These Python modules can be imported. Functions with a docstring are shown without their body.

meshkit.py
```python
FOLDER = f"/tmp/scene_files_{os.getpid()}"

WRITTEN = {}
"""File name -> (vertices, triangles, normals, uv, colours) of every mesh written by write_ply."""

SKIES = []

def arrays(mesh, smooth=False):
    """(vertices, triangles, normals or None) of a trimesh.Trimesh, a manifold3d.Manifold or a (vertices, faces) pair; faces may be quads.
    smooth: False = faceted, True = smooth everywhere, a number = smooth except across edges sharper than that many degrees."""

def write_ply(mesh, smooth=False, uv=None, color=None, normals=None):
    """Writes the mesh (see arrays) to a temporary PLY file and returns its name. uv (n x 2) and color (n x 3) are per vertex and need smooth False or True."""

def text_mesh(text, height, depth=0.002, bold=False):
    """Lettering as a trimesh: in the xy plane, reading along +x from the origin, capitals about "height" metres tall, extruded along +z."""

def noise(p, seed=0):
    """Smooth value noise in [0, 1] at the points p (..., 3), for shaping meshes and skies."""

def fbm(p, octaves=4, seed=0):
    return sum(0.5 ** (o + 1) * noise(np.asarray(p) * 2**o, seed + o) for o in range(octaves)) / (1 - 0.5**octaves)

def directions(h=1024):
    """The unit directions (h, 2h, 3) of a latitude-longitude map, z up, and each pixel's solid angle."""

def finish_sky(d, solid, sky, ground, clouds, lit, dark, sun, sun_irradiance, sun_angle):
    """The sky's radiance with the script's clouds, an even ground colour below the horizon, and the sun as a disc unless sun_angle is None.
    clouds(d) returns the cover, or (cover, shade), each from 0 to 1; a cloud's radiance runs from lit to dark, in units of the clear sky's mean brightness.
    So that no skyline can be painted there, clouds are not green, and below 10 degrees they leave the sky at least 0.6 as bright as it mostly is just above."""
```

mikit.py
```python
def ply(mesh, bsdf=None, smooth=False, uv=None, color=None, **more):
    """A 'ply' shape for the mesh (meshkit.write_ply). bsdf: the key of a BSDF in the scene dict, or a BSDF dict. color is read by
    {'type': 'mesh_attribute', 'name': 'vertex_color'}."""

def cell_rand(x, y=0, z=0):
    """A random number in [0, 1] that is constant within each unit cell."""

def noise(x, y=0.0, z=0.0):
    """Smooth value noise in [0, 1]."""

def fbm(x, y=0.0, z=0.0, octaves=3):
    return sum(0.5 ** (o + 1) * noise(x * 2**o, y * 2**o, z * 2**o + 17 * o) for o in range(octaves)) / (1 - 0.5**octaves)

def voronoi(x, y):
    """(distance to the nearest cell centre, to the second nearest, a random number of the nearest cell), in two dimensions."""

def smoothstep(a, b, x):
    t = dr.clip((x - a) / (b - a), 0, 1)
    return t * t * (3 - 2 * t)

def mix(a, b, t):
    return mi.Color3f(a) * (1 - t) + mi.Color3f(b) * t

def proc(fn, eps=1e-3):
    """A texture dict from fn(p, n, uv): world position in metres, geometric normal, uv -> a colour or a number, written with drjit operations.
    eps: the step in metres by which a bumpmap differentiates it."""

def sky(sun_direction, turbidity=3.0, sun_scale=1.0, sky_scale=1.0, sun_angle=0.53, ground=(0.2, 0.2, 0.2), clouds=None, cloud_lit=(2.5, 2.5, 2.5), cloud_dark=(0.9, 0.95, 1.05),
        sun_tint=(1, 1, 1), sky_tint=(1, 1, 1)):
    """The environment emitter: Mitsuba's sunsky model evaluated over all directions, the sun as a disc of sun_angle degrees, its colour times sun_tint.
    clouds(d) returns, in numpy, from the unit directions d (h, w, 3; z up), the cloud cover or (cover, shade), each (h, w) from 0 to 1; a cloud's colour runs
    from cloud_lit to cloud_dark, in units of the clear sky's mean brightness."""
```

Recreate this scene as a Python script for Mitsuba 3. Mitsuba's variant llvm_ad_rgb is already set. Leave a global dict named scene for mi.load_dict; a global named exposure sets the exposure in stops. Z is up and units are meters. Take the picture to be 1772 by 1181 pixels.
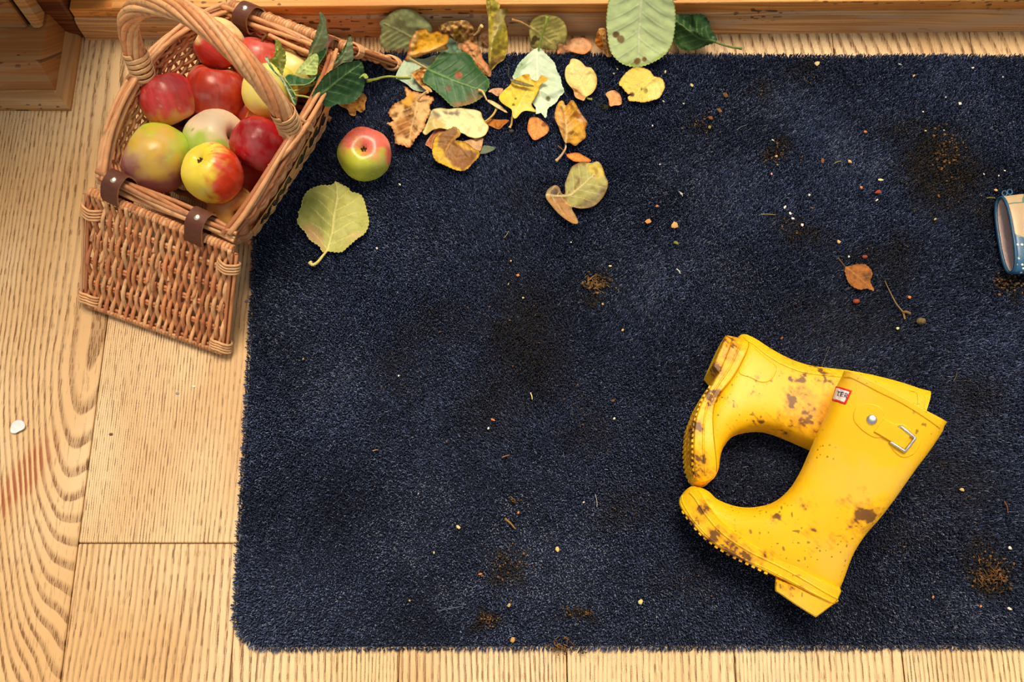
import math, random
import numpy as np, trimesh, drjit as dr, mitsuba as mi, mikit, meshkit
from mikit import noise, fbm, cell_rand, smoothstep, mix
from scipy.spatial import Delaunay, cKDTree
from scipy import ndimage, sparse
from scipy.sparse.linalg import spsolve
from shapely.geometry import Polygon, LineString
from shapely import contains_xy, affinity
import manifold3d as m3

# ------------------------------------------------------------------ camera, light, exposure
F = 1800.0                      # focal length, in pixels of a 1772 x 1181 frame
TILT = math.radians(18.3)       # the camera looks down, tilted this much towards the door
DIST = 1.296
CAMZ = DIST * math.cos(TILT)
CAM = np.array([0, 0, CAMZ])
FW, UP = np.array([0, math.sin(TILT), -math.cos(TILT)]), np.array([0, math.cos(TILT), math.sin(TILT)])
exposure = 1.16
T4 = mi.ScalarTransform4f
scene = {
    'camera': {'type': 'thinlens', 'to_world': T4().look_at(origin=CAM.tolist(), target=(CAM + FW).tolist(), up=UP.tolist()),
               'fov': 2 * math.degrees(math.atan(886 / F)), 'fov_axis': 'x', 'aperture_radius': 0.0032, 'focus_distance': 1.27,
               'near_clip': 0.05, 'far_clip': 60.0},
}
labels = {}
SUN = (0.04, 0.34, 1.0)


def clouds(d):
    n = meshkit.fbm(d * np.array([3, 3, 5.0]) + 7)
    return np.clip(0.75 + 0.5 * n, 0, 1), np.clip(0.2 + 0.5 * n, 0, 1)


scene['sky'] = mikit.sky(SUN, turbidity=4.0, sun_scale=1.15, sky_scale=1.0, sun_angle=26.0, ground=(0.25, 0.24, 0.2), clouds=clouds,
                         cloud_lit=(1.9, 1.85, 1.75), cloud_dark=(1.2, 1.2, 1.22), sun_tint=(1.0, 0.95, 0.87), sky_tint=(1.0, 0.97, 0.92))


# ------------------------------------------------------------------ helpers
def P(u, v, z=0.0):
    """The point at height z (metres) seen at pixel (u, v) of the photograph: how its measurements became metres."""
    u, v, z = np.broadcast_arrays(np.asarray(u, float), np.asarray(v, float), np.asarray(z, float))
    d = FW * F + np.stack([u - 886, 0 * u, 0 * u], -1) - UP * (v - 590.5)[..., None]
    return CAM + d * ((z - CAMZ) / d[..., 2])[..., None]


def lin(*c):
    c = np.asarray(c[0] if len(c) == 1 else c, float) / 255
    return np.where(c < 0.04045, c / 12.92, ((c + 0.055) / 1.055) ** 2.4)


def L(*c):
    return mi.Color3f(*[float(x) for x in lin(*c)])


def sstep(a, b, x):
    t = np.clip((np.asarray(x) - a) / (b - a), 0, 1)
    return t * t * (3 - 2 * t)


def nz(p, f, seed=0):
    return meshkit.noise(np.asarray(p, float) * f, seed)


def fb(p, f, seed=0, o=3):
    return sum(0.5 ** (k + 1) * meshkit.noise(np.asarray(p, float) * f * 2 ** k, seed + k) for k in range(o)) / (1 - 0.5 ** o)


def numbered(name):
    if name not in labels and not any(k == name or k.startswith(name + '__') for k in scene):
        return name
    i = 1
    while True:
        k = f'{name}_{i:03d}'
        if k not in labels and k not in scene and not any(q.startswith(k + '__') for q in scene):
            return k
        i += 1


_count = {}


def part(parent, name, shape, label=None):
    k0 = f'{parent}__{name}'
    i = _count.get(k0, -1) + 1
    _count[k0] = i
    k = k0 if i == 0 else f'{k0}_{i:03d}'
    scene[k] = shape
    if label:
        labels[k] = {'label': label}
    return k


def thing(name, label, cat, group=None, shape=None, kind=None):
    k = numbered(name)
    labels[k] = {'label': label}
    if cat:
        labels[k]['category'] = cat
    if group:
        labels[k]['group'] = group
    if kind:
        labels[k]['kind'] = kind
    if shape is not None:
        scene[k] = shape
    return k


def struct(name, shape=None, label=None):
    labels[name] = {'kind': 'structure'}
    if label:
        labels[name]['label'] = label
    if shape is not None:
        scene[name] = shape
    return name


def join(parts):
    """[(v, f)] or [(v, f, c)] -> one."""
    vs, fs, cs, n = [], [], [], 0
    for q in parts:
        vs.append(q[0]); fs.append(np.asarray(q[1]) + n); n += len(q[0])
        if len(q) > 2:
            cs.append(np.broadcast_to(q[2], (len(q[0]), 3)))
    return (np.vstack(vs), np.vstack(fs)) + ((np.vstack(cs),) if cs else ())


def box(x0, x1, y0, y1, z0, z1, bev=0.0):
    if bev <= 0:
        m = trimesh.creation.box(extents=(x1 - x0, y1 - y0, z1 - z0))
        m.apply_translation(((x0 + x1) / 2, (y0 + y1) / 2, (z0 + z1) / 2))
        return np.array(m.vertices), np.array(m.faces)
    b = bev
    pts = []
    for X0, X1, Y0, Y1, Z0, Z1 in ((x0, x1, y0 + b, y1 - b, z0 + b, z1 - b), (x0 + b, x1 - b, y0, y1, z0 + b, z1 - b), (x0 + b, x1 - b, y0 + b, y1 - b, z0, z1)):
        pts += [(X, Y, Z) for X in (X0, X1) for Y in (Y0, Y1) for Z in (Z0, Z1)]
    m = trimesh.convex.convex_hull(np.array(pts))
    return np.array(m.vertices), np.array(m.faces)


def frames(p, closed=False):
    p = np.asarray(p, float)
    if closed:
        t = np.roll(p, -1, 0) - np.roll(p, 1, 0)
    else:
        t = np.gradient(p, axis=0)
    t /= np.linalg.norm(t, axis=1, keepdims=True) + 1e-12
    a = np.cross(t[0], [0, 0, 1.0] if abs(t[0][2]) < 0.9 else [1.0, 0, 0])
    a /= np.linalg.norm(a)
    A = [a]
    for k in range(1, len(p)):
        a = a - t[k] * (a @ t[k])
        a = a / (np.linalg.norm(a) + 1e-12)
        A.append(a)
    A = np.array(A)
    return t, A, np.cross(t, A)


def tube(p, r, sides=7, closed=False, flat=1.0, up=None):
    """A rod along the points p with radius r (number or per point); flat < 1 squeezes it along the frame's second axis."""
    p = np.asarray(p, float)
    r = np.broadcast_to(np.asarray(r, float), (len(p),))
    t, A, B = frames(p, closed)
    if up is not None:
        up = np.broadcast_to(np.asarray(up, float), p.shape)
        B = up - t * (up * t).sum(1, keepdims=True)
        B /= np.linalg.norm(B, axis=1, keepdims=True) + 1e-12
        A = np.cross(B, t)
    ang = np.arange(sides) * 2 * np.pi / sides
    v = p[:, None] + r[:, None, None] * (np.cos(ang)[None, :, None] * A[:, None] + flat * np.sin(ang)[None, :, None] * B[:, None])
    n = len(p)
    i, j = np.meshgrid(np.arange(n if closed else n - 1), np.arange(sides), indexing='ij')
    i2 = (i + 1) % n
    j2 = (j + 1) % sides
    q = np.stack([i * sides + j, i * sides + j2, i2 * sides + j2, i2 * sides + j], -1).reshape(-1, 4)
    f = np.vstack([q[:, [0, 1, 2]], q[:, [0, 2, 3]]])
    v = v.reshape(-1, 3)
    if not closed:
        c0, c1 = len(v), len(v) + 1
        v = np.vstack([v, p[:1], p[-1:]])
        k = np.arange(sides)
        k2 = (k + 1) % sides
        f = np.vstack([f, np.stack([k2, k, 0 * k + c0], 1), np.stack([(n - 1) * sides + k, (n - 1) * sides + k2, 0 * k + c1], 1)])
    return v, f


def curve(pts, n):
    """n points of a smooth curve (Catmull-Rom) through pts."""
    pts = np.asarray(pts, float)
    q = np.vstack([2 * pts[0] - pts[1], pts, 2 * pts[-1] - pts[-2]])
    s = np.linspace(0, len(pts) - 1, n)
    i = np.minimum(s.astype(int), len(pts) - 2)
    t = (s - i)[:, None]
    a, b, c, d = q[i], q[i + 1], q[i + 2], q[i + 3]
    return 0.5 * (2 * b + (c - a) * t + (2 * a - 5 * b + 4 * c - d) * t ** 2 + (3 * b - a - 3 * c + d) * t ** 3)


def ccurve(q, k=8):
    """A closed smooth curve through the points q, k points for each."""
    q = np.asarray(q, float)
    n = len(q)
    return curve(np.vstack([q[-1:], q, q[:2]]), (n + 2) * k + 1)[k:k + n * k]


def resample(pts, n):
    pts = np.asarray(pts, float)
    s = np.r_[0, np.cumsum(np.linalg.norm(np.diff(pts, axis=0), axis=1))]
    q = np.linspace(0, s[-1], n)
    return np.stack([np.interp(q, s, pts[:, k]) for k in range(pts.shape[1])], 1)


# ------------------------------------------------------------------ materials
VC = {'type': 'mesh_attribute', 'name': 'vertex_color'}


def mat(name, color, rough=0.5, spec=0.5, bump=None, bump_scale=1.0, eps=4e-4, **more):
    b = {'type': 'principled', 'base_color': color if isinstance(color, dict) else {'type': 'rgb', 'value': [float(x) for x in color]},
         'roughness': rough, 'specular': spec, **more}
    if bump is not None:
        b = {'type': 'bumpmap', 'arbitrary': mikit.proc(bump, eps), 'scale': bump_scale, 'bsdf': b}
    scene[name] = {'type': 'twosided', 'bsdf': b}


SEAM0, PW, JOINT = -0.508, 0.190, 0.1575


def floor_color(p, n, uv):
    i = dr.floor((p.x - SEAM0) / PW)
    low = dr.select((p.y < JOINT) & (i == 0), 1.0, 0.0)
    pid = i * 3 + low * 11
    lx = p.x - (SEAM0 + (i + 0.5) * PW)
    w = (fbm(p.x * 11, p.y * 3.4, pid) - 0.5)
    w2 = noise(p.x * 60, p.y * 14, pid + 5) - 0.5
    # flat-sawn plank (left): parabolas about an axis near its right edge; the rest: nearly straight grain
    dx = lx - 0.105
    yy = 0.34 - 0.05 * dr.log(1 + dr.exp((0.34 - p.y) / 0.05))
    cath = 640 * dx * dx - 34 * yy + 3.4 * w + 0.2 * w2
    c = cell_rand(pid, 3, 1)
    dx2 = lx - (0.30 + 0.5 * c)
    fine = dr.select(low > 0.5, 0.62, dr.select(i == 0, 1.25, 0.75))
    straight = fine * (210 * lx + 60 * lx * lx * (c - 0.5) * 20) + (c * 10 - 4) * p.y + 3.2 * w + 0.3 * w2
    left = dr.select(i == -1, 1.0, 0.0)
    # towards the door the right-hand planks' grain fans out
    fan = 70 * lx + 16 * (p.y - 0.7) + 2 * w
    g = dr.select(left > 0.5, cath, dr.select((p.y > 0.6) & (i > 2), fan, straight))
    t = g - dr.floor(g)
    amp = 0.55 + 0.9 * (fbm(p.x * 9, p.y * 3, pid + 9) - 0.35)
    band = smoothstep(0.42, 0.8, t) * (1 - smoothstep(0.9, 1.0, t))
    pores = smoothstep(0.50, 0.8, noise(p.x * 1300, p.y * 110, pid))
    fleck = smoothstep(0.55, 0.8, noise(p.x * 500, p.y * 40, pid + 2))
    dark = dr.clip(band * (0.45 + 0.65 * pores) * amp * dr.select((low > 0.5) | (i > 0), 1.75, 1.4) + 0.42 * fleck * pores, 0, 1)
    tone = fbm(p.x * 7, p.y * 4, 3.0)
    base = mix(L(228, 200, 156), L(210, 172, 120), smoothstep(0.3, 0.7, tone + 0.25 * (cell_rand(pid, 1, 8) - 0.5)))
    worn = smoothstep(0.52, 0.78, fbm(p.x * 5 + 3, p.y * 5, 8.0)) * (0.5 + 0.5 * noise(p.x * 240, p.y * 40, 1.0))
    base = mix(base, L(240, 212, 160), worn * 0.6)
    col = mix(base, L(120, 78, 36), dark * 0.92)
    # reddish stain in the left plank's grain
    sx = (p.x + 0.583 - 0.50 * (p.y - 0.235)) * 2.4
    st = smoothstep(0.075, 0.0, dr.sqrt(sx * sx + dr.square(p.y - 0.235))) * left
    st = st * smoothstep(0.30, 0.62, t) * (0.5 + 0.9 * noise(p.x * 400, p.y * 60, 3.0))
    return mix(col, L(150, 72, 28), dr.clip(st * 1.5, 0, 0.85))


def floor_bump(p, n, uv):
    return noise(p.x * 900, p.y * 60, 2.0) * 0.00012 + fbm(p.x * 60, p.y * 12, 5.0) * 0.0004


def wood(light, dark, knots, sx=1.0, along='x', grey=None):
    """Softwood with grain along an axis, dark specks and scuffs."""
    def fn(p, n, uv):
        a, b = (p.x, p.y) if along == 'x' else (p.y, p.x)
        q = b + p.z
        w = fbm(a * 4, q * 40, 3.0)
        g = fbm(a * 6 * sx, q * 420 + 9 * w, 1.0)
        c = mix(L(*light), L(*dark), smoothstep(0.3, 0.72, g))
        c = mix(c, L(*dark), 0.45 * smoothstep(0.5, 0.75, fbm(a * 9, q * 22, 8.0)))
        if grey is not None:
            c = mix(c, L(*grey), 0.75 * smoothstep(0.46, 0.68, fbm(a * 7 + 2, q * 60, 14.0)))
        s = smoothstep(0.74, 0.82, noise(a * 130, q * 260, 4.0)) * smoothstep(0.45, 0.65, noise(a * 9, q * 30, 6.0))
        return mix(c, L(*knots), dr.clip(s, 0, 1) * 0.85)
    return mikit.proc(fn)


mat('mat_floor', mikit.proc(floor_color), 0.42, 0.4, floor_bump, 1.0)
mat('mat_gap', lin(52, 32, 16), 0.9, 0.1)
mat('mat_trim', wood((216, 168, 112), (176, 126, 80), (80, 50, 30), grey=(190, 160, 130)), 0.55, 0.3)
mat('mat_riser', wood((226, 156, 78), (196, 122, 54), (90, 52, 26)), 0.5, 0.4)
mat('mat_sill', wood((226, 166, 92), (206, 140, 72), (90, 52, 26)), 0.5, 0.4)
mat('mat_jamb', wood((118, 66, 34), (82, 40, 20), (40, 22, 12)), 0.45, 0.4)
mat('mat_post', wood((160, 108, 56), (146, 96, 50), (66, 38, 20), grey=(160, 124, 82)), 0.5, 0.4)
mat('mat_posttrim', wood((186, 140, 84), (158, 114, 64), (70, 46, 28), grey=(178, 152, 112)), 0.5, 0.4)
mat('mat_postside', wood((186, 140, 84), (158, 114, 64), (70, 46, 28), along='y', grey=(178, 152, 112)), 0.5, 0.4)
mat('mat_wall', lin(232, 226, 214), 0.9, 0.1)
mat('mat_rug', VC, 0.85, 0.25, sheen=0.35, sheen_tint=0.4)
mat('mat_leaf', VC, 0.5, 0.35)
mat('mat_dry', VC, 0.7, 0.2)
mat('mat_apple', VC, 0.32, 0.5, clearcoat=0.12, clearcoat_gloss=0.85)
mat('mat_willow', VC, 0.42, 0.45)
mat('mat_boot', VC, 0.42, 0.4)
mat('mat_soil', VC, 0.9, 0.15)
mat('mat_print', VC, 0.45, 0.4)
mat('mat_label', VC, 0.5, 0.3)
mat('mat_leather', mikit.proc(lambda p, n, uv: mix(L(104, 60, 46), L(84, 46, 36), fbm(p.x * 300, p.y * 300, p.z * 300))), 0.5, 0.35)
mat('mat_leather_edge', lin(176, 130, 84), 0.7, 0.2)
scene['mat_metal'] = {'type': 'twosided', 'bsdf': {'type': 'roughconductor', 'material': 'Al', 'alpha': 0.22, 'specular_reflectance': {'type': 'rgb', 'value': [0.72, 0.72, 0.74]}}}
scene['mat_brass'] = {'type': 'twosided', 'bsdf': {'type': 'roughconductor', 'alpha': 0.2, 'specular_reflectance': {'type': 'rgb', 'value': [0.95, 0.88, 0.72]}}}

# ------------------------------------------------------------------ the setting
floor = struct('floor', None, 'honey-coloured oak plank floor with dark open grain')
part(floor, 'underlay', mikit.ply(box(-1.2, 1.4, -0.6, 0.93, -0.03, -0.0215), 'mat_gap'), 'dark gap between the planks')
G = 0.0006
for i in range(-3, 10):
    x0 = SEAM0 + i * PW + G
    x1 = x0 + PW - 2 * G
    ends = [(-0.55, JOINT - G), (JOINT + G, 0.92)] if i == 0 else [(-0.55, 0.92)]
    for y0, y1 in ends:
        part(floor, 'plank', mikit.ply(box(x0, x1, y0, y1, -0.02, 0.0, 0.0012), 'mat_floor'))

SY = 0.0106                      # the threshold runs slightly askew to the planks


def skew(m):
    v = np.array(m[0])
    v[:, 1] += v[:, 0] * SY
    return v, m[1]


def profile_x(prof, x0, x1):
    """Extrudes a (y, z) outline along x."""
    poly = Polygon(prof)
    m = trimesh.creation.extrude_polygon(poly, x1 - x0, engine='earcut')
    v = np.array(m.vertices)
    return np.stack([v[:, 2] + x0, v[:, 0], v[:, 1]], 1), np.array(m.faces)


Y0 = 0.850
trim_prof = [(Y0, 0), (Y0, 0.030), (Y0 + 0.001, 0.038), (Y0 + 0.0025, 0.0425), (Y0 + 0.0045, 0.0440), (Y0 + 0.0060, 0.0440), (Y0 + 0.0060, 0)]
riser_prof = [(Y0 + 0.0063, 0.0), (Y0 + 0.0063, 0.0610), (Y0 + 0.04, 0.0610), (Y0 + 0.04, 0)]
board_prof = [(Y0 + 0.0040, 0.0618), (Y0 + 0.0034, 0.0635), (Y0 + 0.0040, 0.0655), (Y0 + 0.0065, 0.0668), (Y0 + 0.16, 0.0668), (Y0 + 0.16, 0.0618)]
th = struct('trim_1', None, 'wooden door threshold step with orange riser, worn moulding and flat top board')
part(th, 'moulding', mikit.ply(skew(profile_x(trim_prof, -0.586, 1.3)), 'mat_trim', smooth=35), 'worn greyish brown wooden moulding')
part(th, 'riser', mikit.ply(skew(profile_x(riser_prof, -0.586, 1.3)), 'mat_riser', smooth=35), 'orange wooden riser')
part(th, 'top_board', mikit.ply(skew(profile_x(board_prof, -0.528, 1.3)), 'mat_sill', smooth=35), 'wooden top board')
part(th, 'sub_board', mikit.ply(skew(profile_x([(Y0 + 0.041, 0), (Y0 + 0.041, 0.0610), (Y0 + 0.16, 0.0610), (Y0 + 0.16, 0)], -0.586, 1.3)), 'mat_jamb'))

jamb = struct('trim_2', None, 'dark reddish-brown door jamb beside the threshold')
part(jamb, 'jamb_post', mikit.ply(box(-0.640, -0.588, 0.846, 0.99, 0, 2.15, 0.003), 'mat_jamb'))
part(jamb, 'jamb_stop', mikit.ply(box(-0.5875, -0.531, 0.875, 0.99, 0.067, 2.15, 0.003), 'mat_jamb'))

post = struct('trim_3', None, 'wooden post on a square block with mitred skirting at the floor')


def miter(prof, corner, along):
    """A skirting (offset from the wall, z) with a 45 degree cut at its outer corner."""
    prof = np.array(prof)
    n = len(prof)
    end = 0.35 if along == 'x' else 0.085
    w = prof[:, 0]
    if along == 'x':      # runs to -x from the corner, faces -y
        a = np.stack([corner[0] - (0.024 - w), corner[1] + 0.024 - w, prof[:, 1]], 1)
        b = a.copy(); b[:, 0] = corner[0] - end
    else:                 # runs to +y from the corner, faces +x
        a = np.stack([corner[0] - 0.024 + w, corner[1] + (0.024 - w), prof[:, 1]], 1)
        b = a.copy(); b[:, 1] = corner[1] + end + 0.03
    v = np.vstack([a, b])
    k = np.arange(n)
    k2 = (k + 1) % n
    f = [np.stack([k, k2, n + k2], 1), np.stack([k, n + k2, n + k], 1)]
    f += [np.stack([0 * k[1:-1], k[1:-1], k[1:-1] + 1], 1), n + np.stack([0 * k[1:-1], k[1:-1] + 1, k[1:-1]], 1)]
    m = trimesh.Trimesh(v, np.vstack(f), process=False)
    m.fix_normals()
    return np.array(m.vertices), np.array(m.faces)


SK = [(0, 0), (0.024, 0), (0.024, 0.006), (0.021, 0.010), (0.012, 0.0135), (0.008, 0.0175), (0, 0.019)]
part(post, 'skirting', mikit.ply(miter(SK, (-0.592, 0.733), 'x'), 'mat_posttrim', smooth=25), 'front length of skirting')
part(post, 'skirting', mikit.ply(miter(SK, (-0.592, 0.733), 'y'), 'mat_postside', smooth=25), 'side length of skirting')
blk = np.array([(-.93, .753, 0), (-.608, .753, 0), (-.608, .85, 0), (-.93, .85, 0), (-.93, .754, .022), (-.609, .754, .022), (-.609, .85, .022), (-.93, .85, .022),
                (-.93, .768, .052), (-.6145, .768, .052), (-.6145, .85, .052), (-.93, .85, .052), (-.93, .772, .0555), (-.6165, .772, .0555), (-.6165, .85, .0555), (-.93, .85, .0555)])
m = trimesh.convex.convex_hull(blk)
part(post, 'base_block', mikit.ply((np.array(m.vertices), np.array(m.faces)), 'mat_post', smooth=20), 'square base block with sloping worn face')
part(post, 'shaft', mikit.ply(box(-0.93, -0.6395, 0.824, 0.849, 0.0555, 0.95, 0.002), 'mat_post'), 'upright shaft')
part(post, 'corner_moulding', mikit.ply(box(-0.6335, -0.6185, 0.822, 0.849, 0.0555, 0.95, 0.004), 'mat_posttrim'), 'rounded corner moulding')
part(post, 'groove_strip', mikit.ply(box(-0.6393, -0.6337, 0.830, 0.849, 0.0555, 0.95), 'mat_gap'), 'dark groove')
struct('wall_north', mikit.ply(box(-2.2, -0.642, 0.852, 0.99, 0, 0.5), 'mat_wall'))

# ------------------------------------------------------------------ the doormat
mat('mat_rugback', lin(34, 38, 54), 0.95, 0.05)
RZ = 0.0085
R0, R1, R2, R3 = np.array([-0.318, 0.037]), np.array([0.80, 0.040]), np.array([0.80, 0.8155]), np.array([-0.340, 0.8225])
outline = Polygon([R0, R1, R2, R3]).buffer(-0.040).buffer(0.040, quad_segs=12)
rug = thing('door_mat', 'dark navy pile door mat with muddy patches lying on the oak floor', 'rug')
m = trimesh.creation.extrude_polygon(outline.buffer(-0.004), 0.0022, engine='earcut')
m.apply_translation([0, 0, 0.0002])
part(rug, 'backing', mikit.ply((np.array(m.vertices), np.array(m.faces)), 'mat_rugback'), 'thin dark backing')

# muddy places: pixel of the photograph, radii in pixels, strength, lightness of the soil
MUD = [(905, 590, 95, 170, .85, 0), (870, 700, 90, 90, .55, 0), (1030, 492, 34, 16, .9, 2), (868, 978, 42, 42, 1., 1), (1620, 290, 95, 105, .9, 1), (1640, 262, 34, 44, .9, 2),
       (1560, 215, 80, 40, .6, 0), (1345, 265, 38, 26, .8, 1), (1316, 160, 40, 30, .6, 0), (1395, 130, 40, 40, .55, 0), (1720, 990, 46, 30, 1.0, 2), (1700, 960, 50, 50, .7, 1),
       (1690, 690, 85, 75, .6, 0), (1080, 890, 60, 60, .55, 0), (700, 640, 55, 55, .55, 0), (1520, 455, 80, 60, .6, 0), (1380, 395, 50, 35, .6, 1), (1450, 560, 160, 60, .4, 0),
       (845, 1072, 18, 12, .9, 1), (1000, 1062, 34, 12, .7, 1), (1745, 490, 34, 24, .9, 2), (930, 335, 70, 60, .5, 0), (1210, 215, 36, 30, .6, 1), (760, 560, 80, 80, .4, 0),
       (1020, 760, 60, 60, .5, 0), (1190, 1000, 70, 50, .4, 0), (1560, 930, 60, 50, .35, 0), (1650, 820, 90, 80, .4, 0), (1000, 690, 60, 40, .35, 0), (1690, 360, 40, 50, .5, 0)]
rng = np.random.default_rng(5)
sp = 0.0019
gx, gy = np.meshgrid(np.arange(-0.36, 0.81, sp), np.arange(0.03, 0.83, sp * 0.9))
gx = gx + (np.arange(gx.shape[0]) % 2)[:, None] * sp / 2
pos = np.stack([gx.ravel(), gy.ravel()], 1) + rng.uniform(-0.55, 0.55, (gx.size, 2)) * sp
pos = pos[contains_xy(outline, pos[:, 0], pos[:, 1])]
n = len(pos)
p3 = np.c_[pos, np.zeros(n)]
lay = np.stack([fb(p3, 7, 11) - 0.5, fb(p3, 7, 23) - 0.5], 1) * 2.6        # which way the pile leans, by hand and foot
clump = np.stack([nz(p3, 210, 31) - 0.5, nz(p3, 210, 41) - 0.5], 1) * 0.9
tread = 0.6 * sstep(0.50, 0.66, fb(p3, 8.5, 57))                               # trodden flat
CRUSHED_SHEEN = [(960, 960, 110, 100), (1290, 180, 120, 60), (540, 640, 90, 120), (1190, 330, 140, 110), (700, 900, 70, 90), (780, 1010, 70, 40), (620, 330, 70, 60), (900, 840, 70, 40), (1090, 480, 110, 90), (1560, 880, 80, 70), (1650, 1060, 120, 50), (500, 540, 70, 90), (720, 420, 90, 70), (1480, 250, 60, 50), (1230, 470, 110, 70), (1700, 200, 80, 70)]
worn = np.zeros(n)  # crushed patches of pile, whose sheen is also painted into the tufts
for u, v, ru, rv in CRUSHED_SHEEN:
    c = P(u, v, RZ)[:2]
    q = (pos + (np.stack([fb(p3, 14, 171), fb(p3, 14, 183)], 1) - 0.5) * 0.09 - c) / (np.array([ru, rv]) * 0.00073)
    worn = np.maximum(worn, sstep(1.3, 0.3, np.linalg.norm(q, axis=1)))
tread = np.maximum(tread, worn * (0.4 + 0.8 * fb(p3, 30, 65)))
lean = lay * 0.7 * (0.5 + fb(p3, 4, 77))[:, None] + clump * (1 - 0.5 * tread)[:, None] + rng.normal(0, 0.40, (n, 2)) + np.array([0.0, -0.15])
edge = np.array(outline.exterior.coords)
de, ie = cKDTree(resample(edge, 3000)).query(pos)
out_dir = resample(edge, 3000)[ie] - pos
out_dir /= np.linalg.norm(out_dir, axis=1, keepdims=True) + 1e-9
ll = np.linalg.norm(lean, axis=1, keepdims=True)
lean = lean / (1 + (ll / 0.9) ** 2) ** 0.5
lean += out_dir * (sstep(0.006, 0.0, de) * 0.55)[:, None]
hgt = (0.0074 - 0.0020 * tread + 0.0014 * (fb(p3, 120, 3) - 0.5) * 2 + rng.normal(0, 0.0006, n)) * (1 - 0.25 * sstep(0.006, 0, de))
mud = np.zeros(n)
soil = np.zeros(n)
wob = (np.stack([fb(p3, 22, 71), fb(p3, 22, 83)], 1) - 0.5) * 0.06
grit = fb(p3, 150, 91)
for u, v, ru, rv, s, k in MUD:
    c = P(u, v, RZ)[:2]
    q = (pos + wob - c) / (np.array([ru, rv]) * 0.00073)
    a = s * sstep(1.25, 0.1, np.linalg.norm(q, axis=1))
    mud = np.maximum(mud, a * (0.55 + 0.9 * grit))
    if k:
        soil = np.maximum(soil, a * k * 0.5 * sstep(0.42, 0.66, grit))
navy = np.array([0.047, 0.067, 0.132])
tone = np.exp(rng.normal(0, 0.55, n))[:, None] * (0.30 + 1.4 * fb(p3, 10, 101, 4))[:, None]
col = navy * tone
grey = rng.random(n) < 0.06 + 0.30 * worn * fb(p3, 40, 68)  # extra pale tufts in those patches: sheen of the leaning pile as colour
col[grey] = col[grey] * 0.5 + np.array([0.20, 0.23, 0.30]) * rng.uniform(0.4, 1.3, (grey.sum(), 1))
mc = np.array([0.034, 0.029, 0.023]) * np.exp(rng.normal(0, 0.5, (n, 1)))
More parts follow.
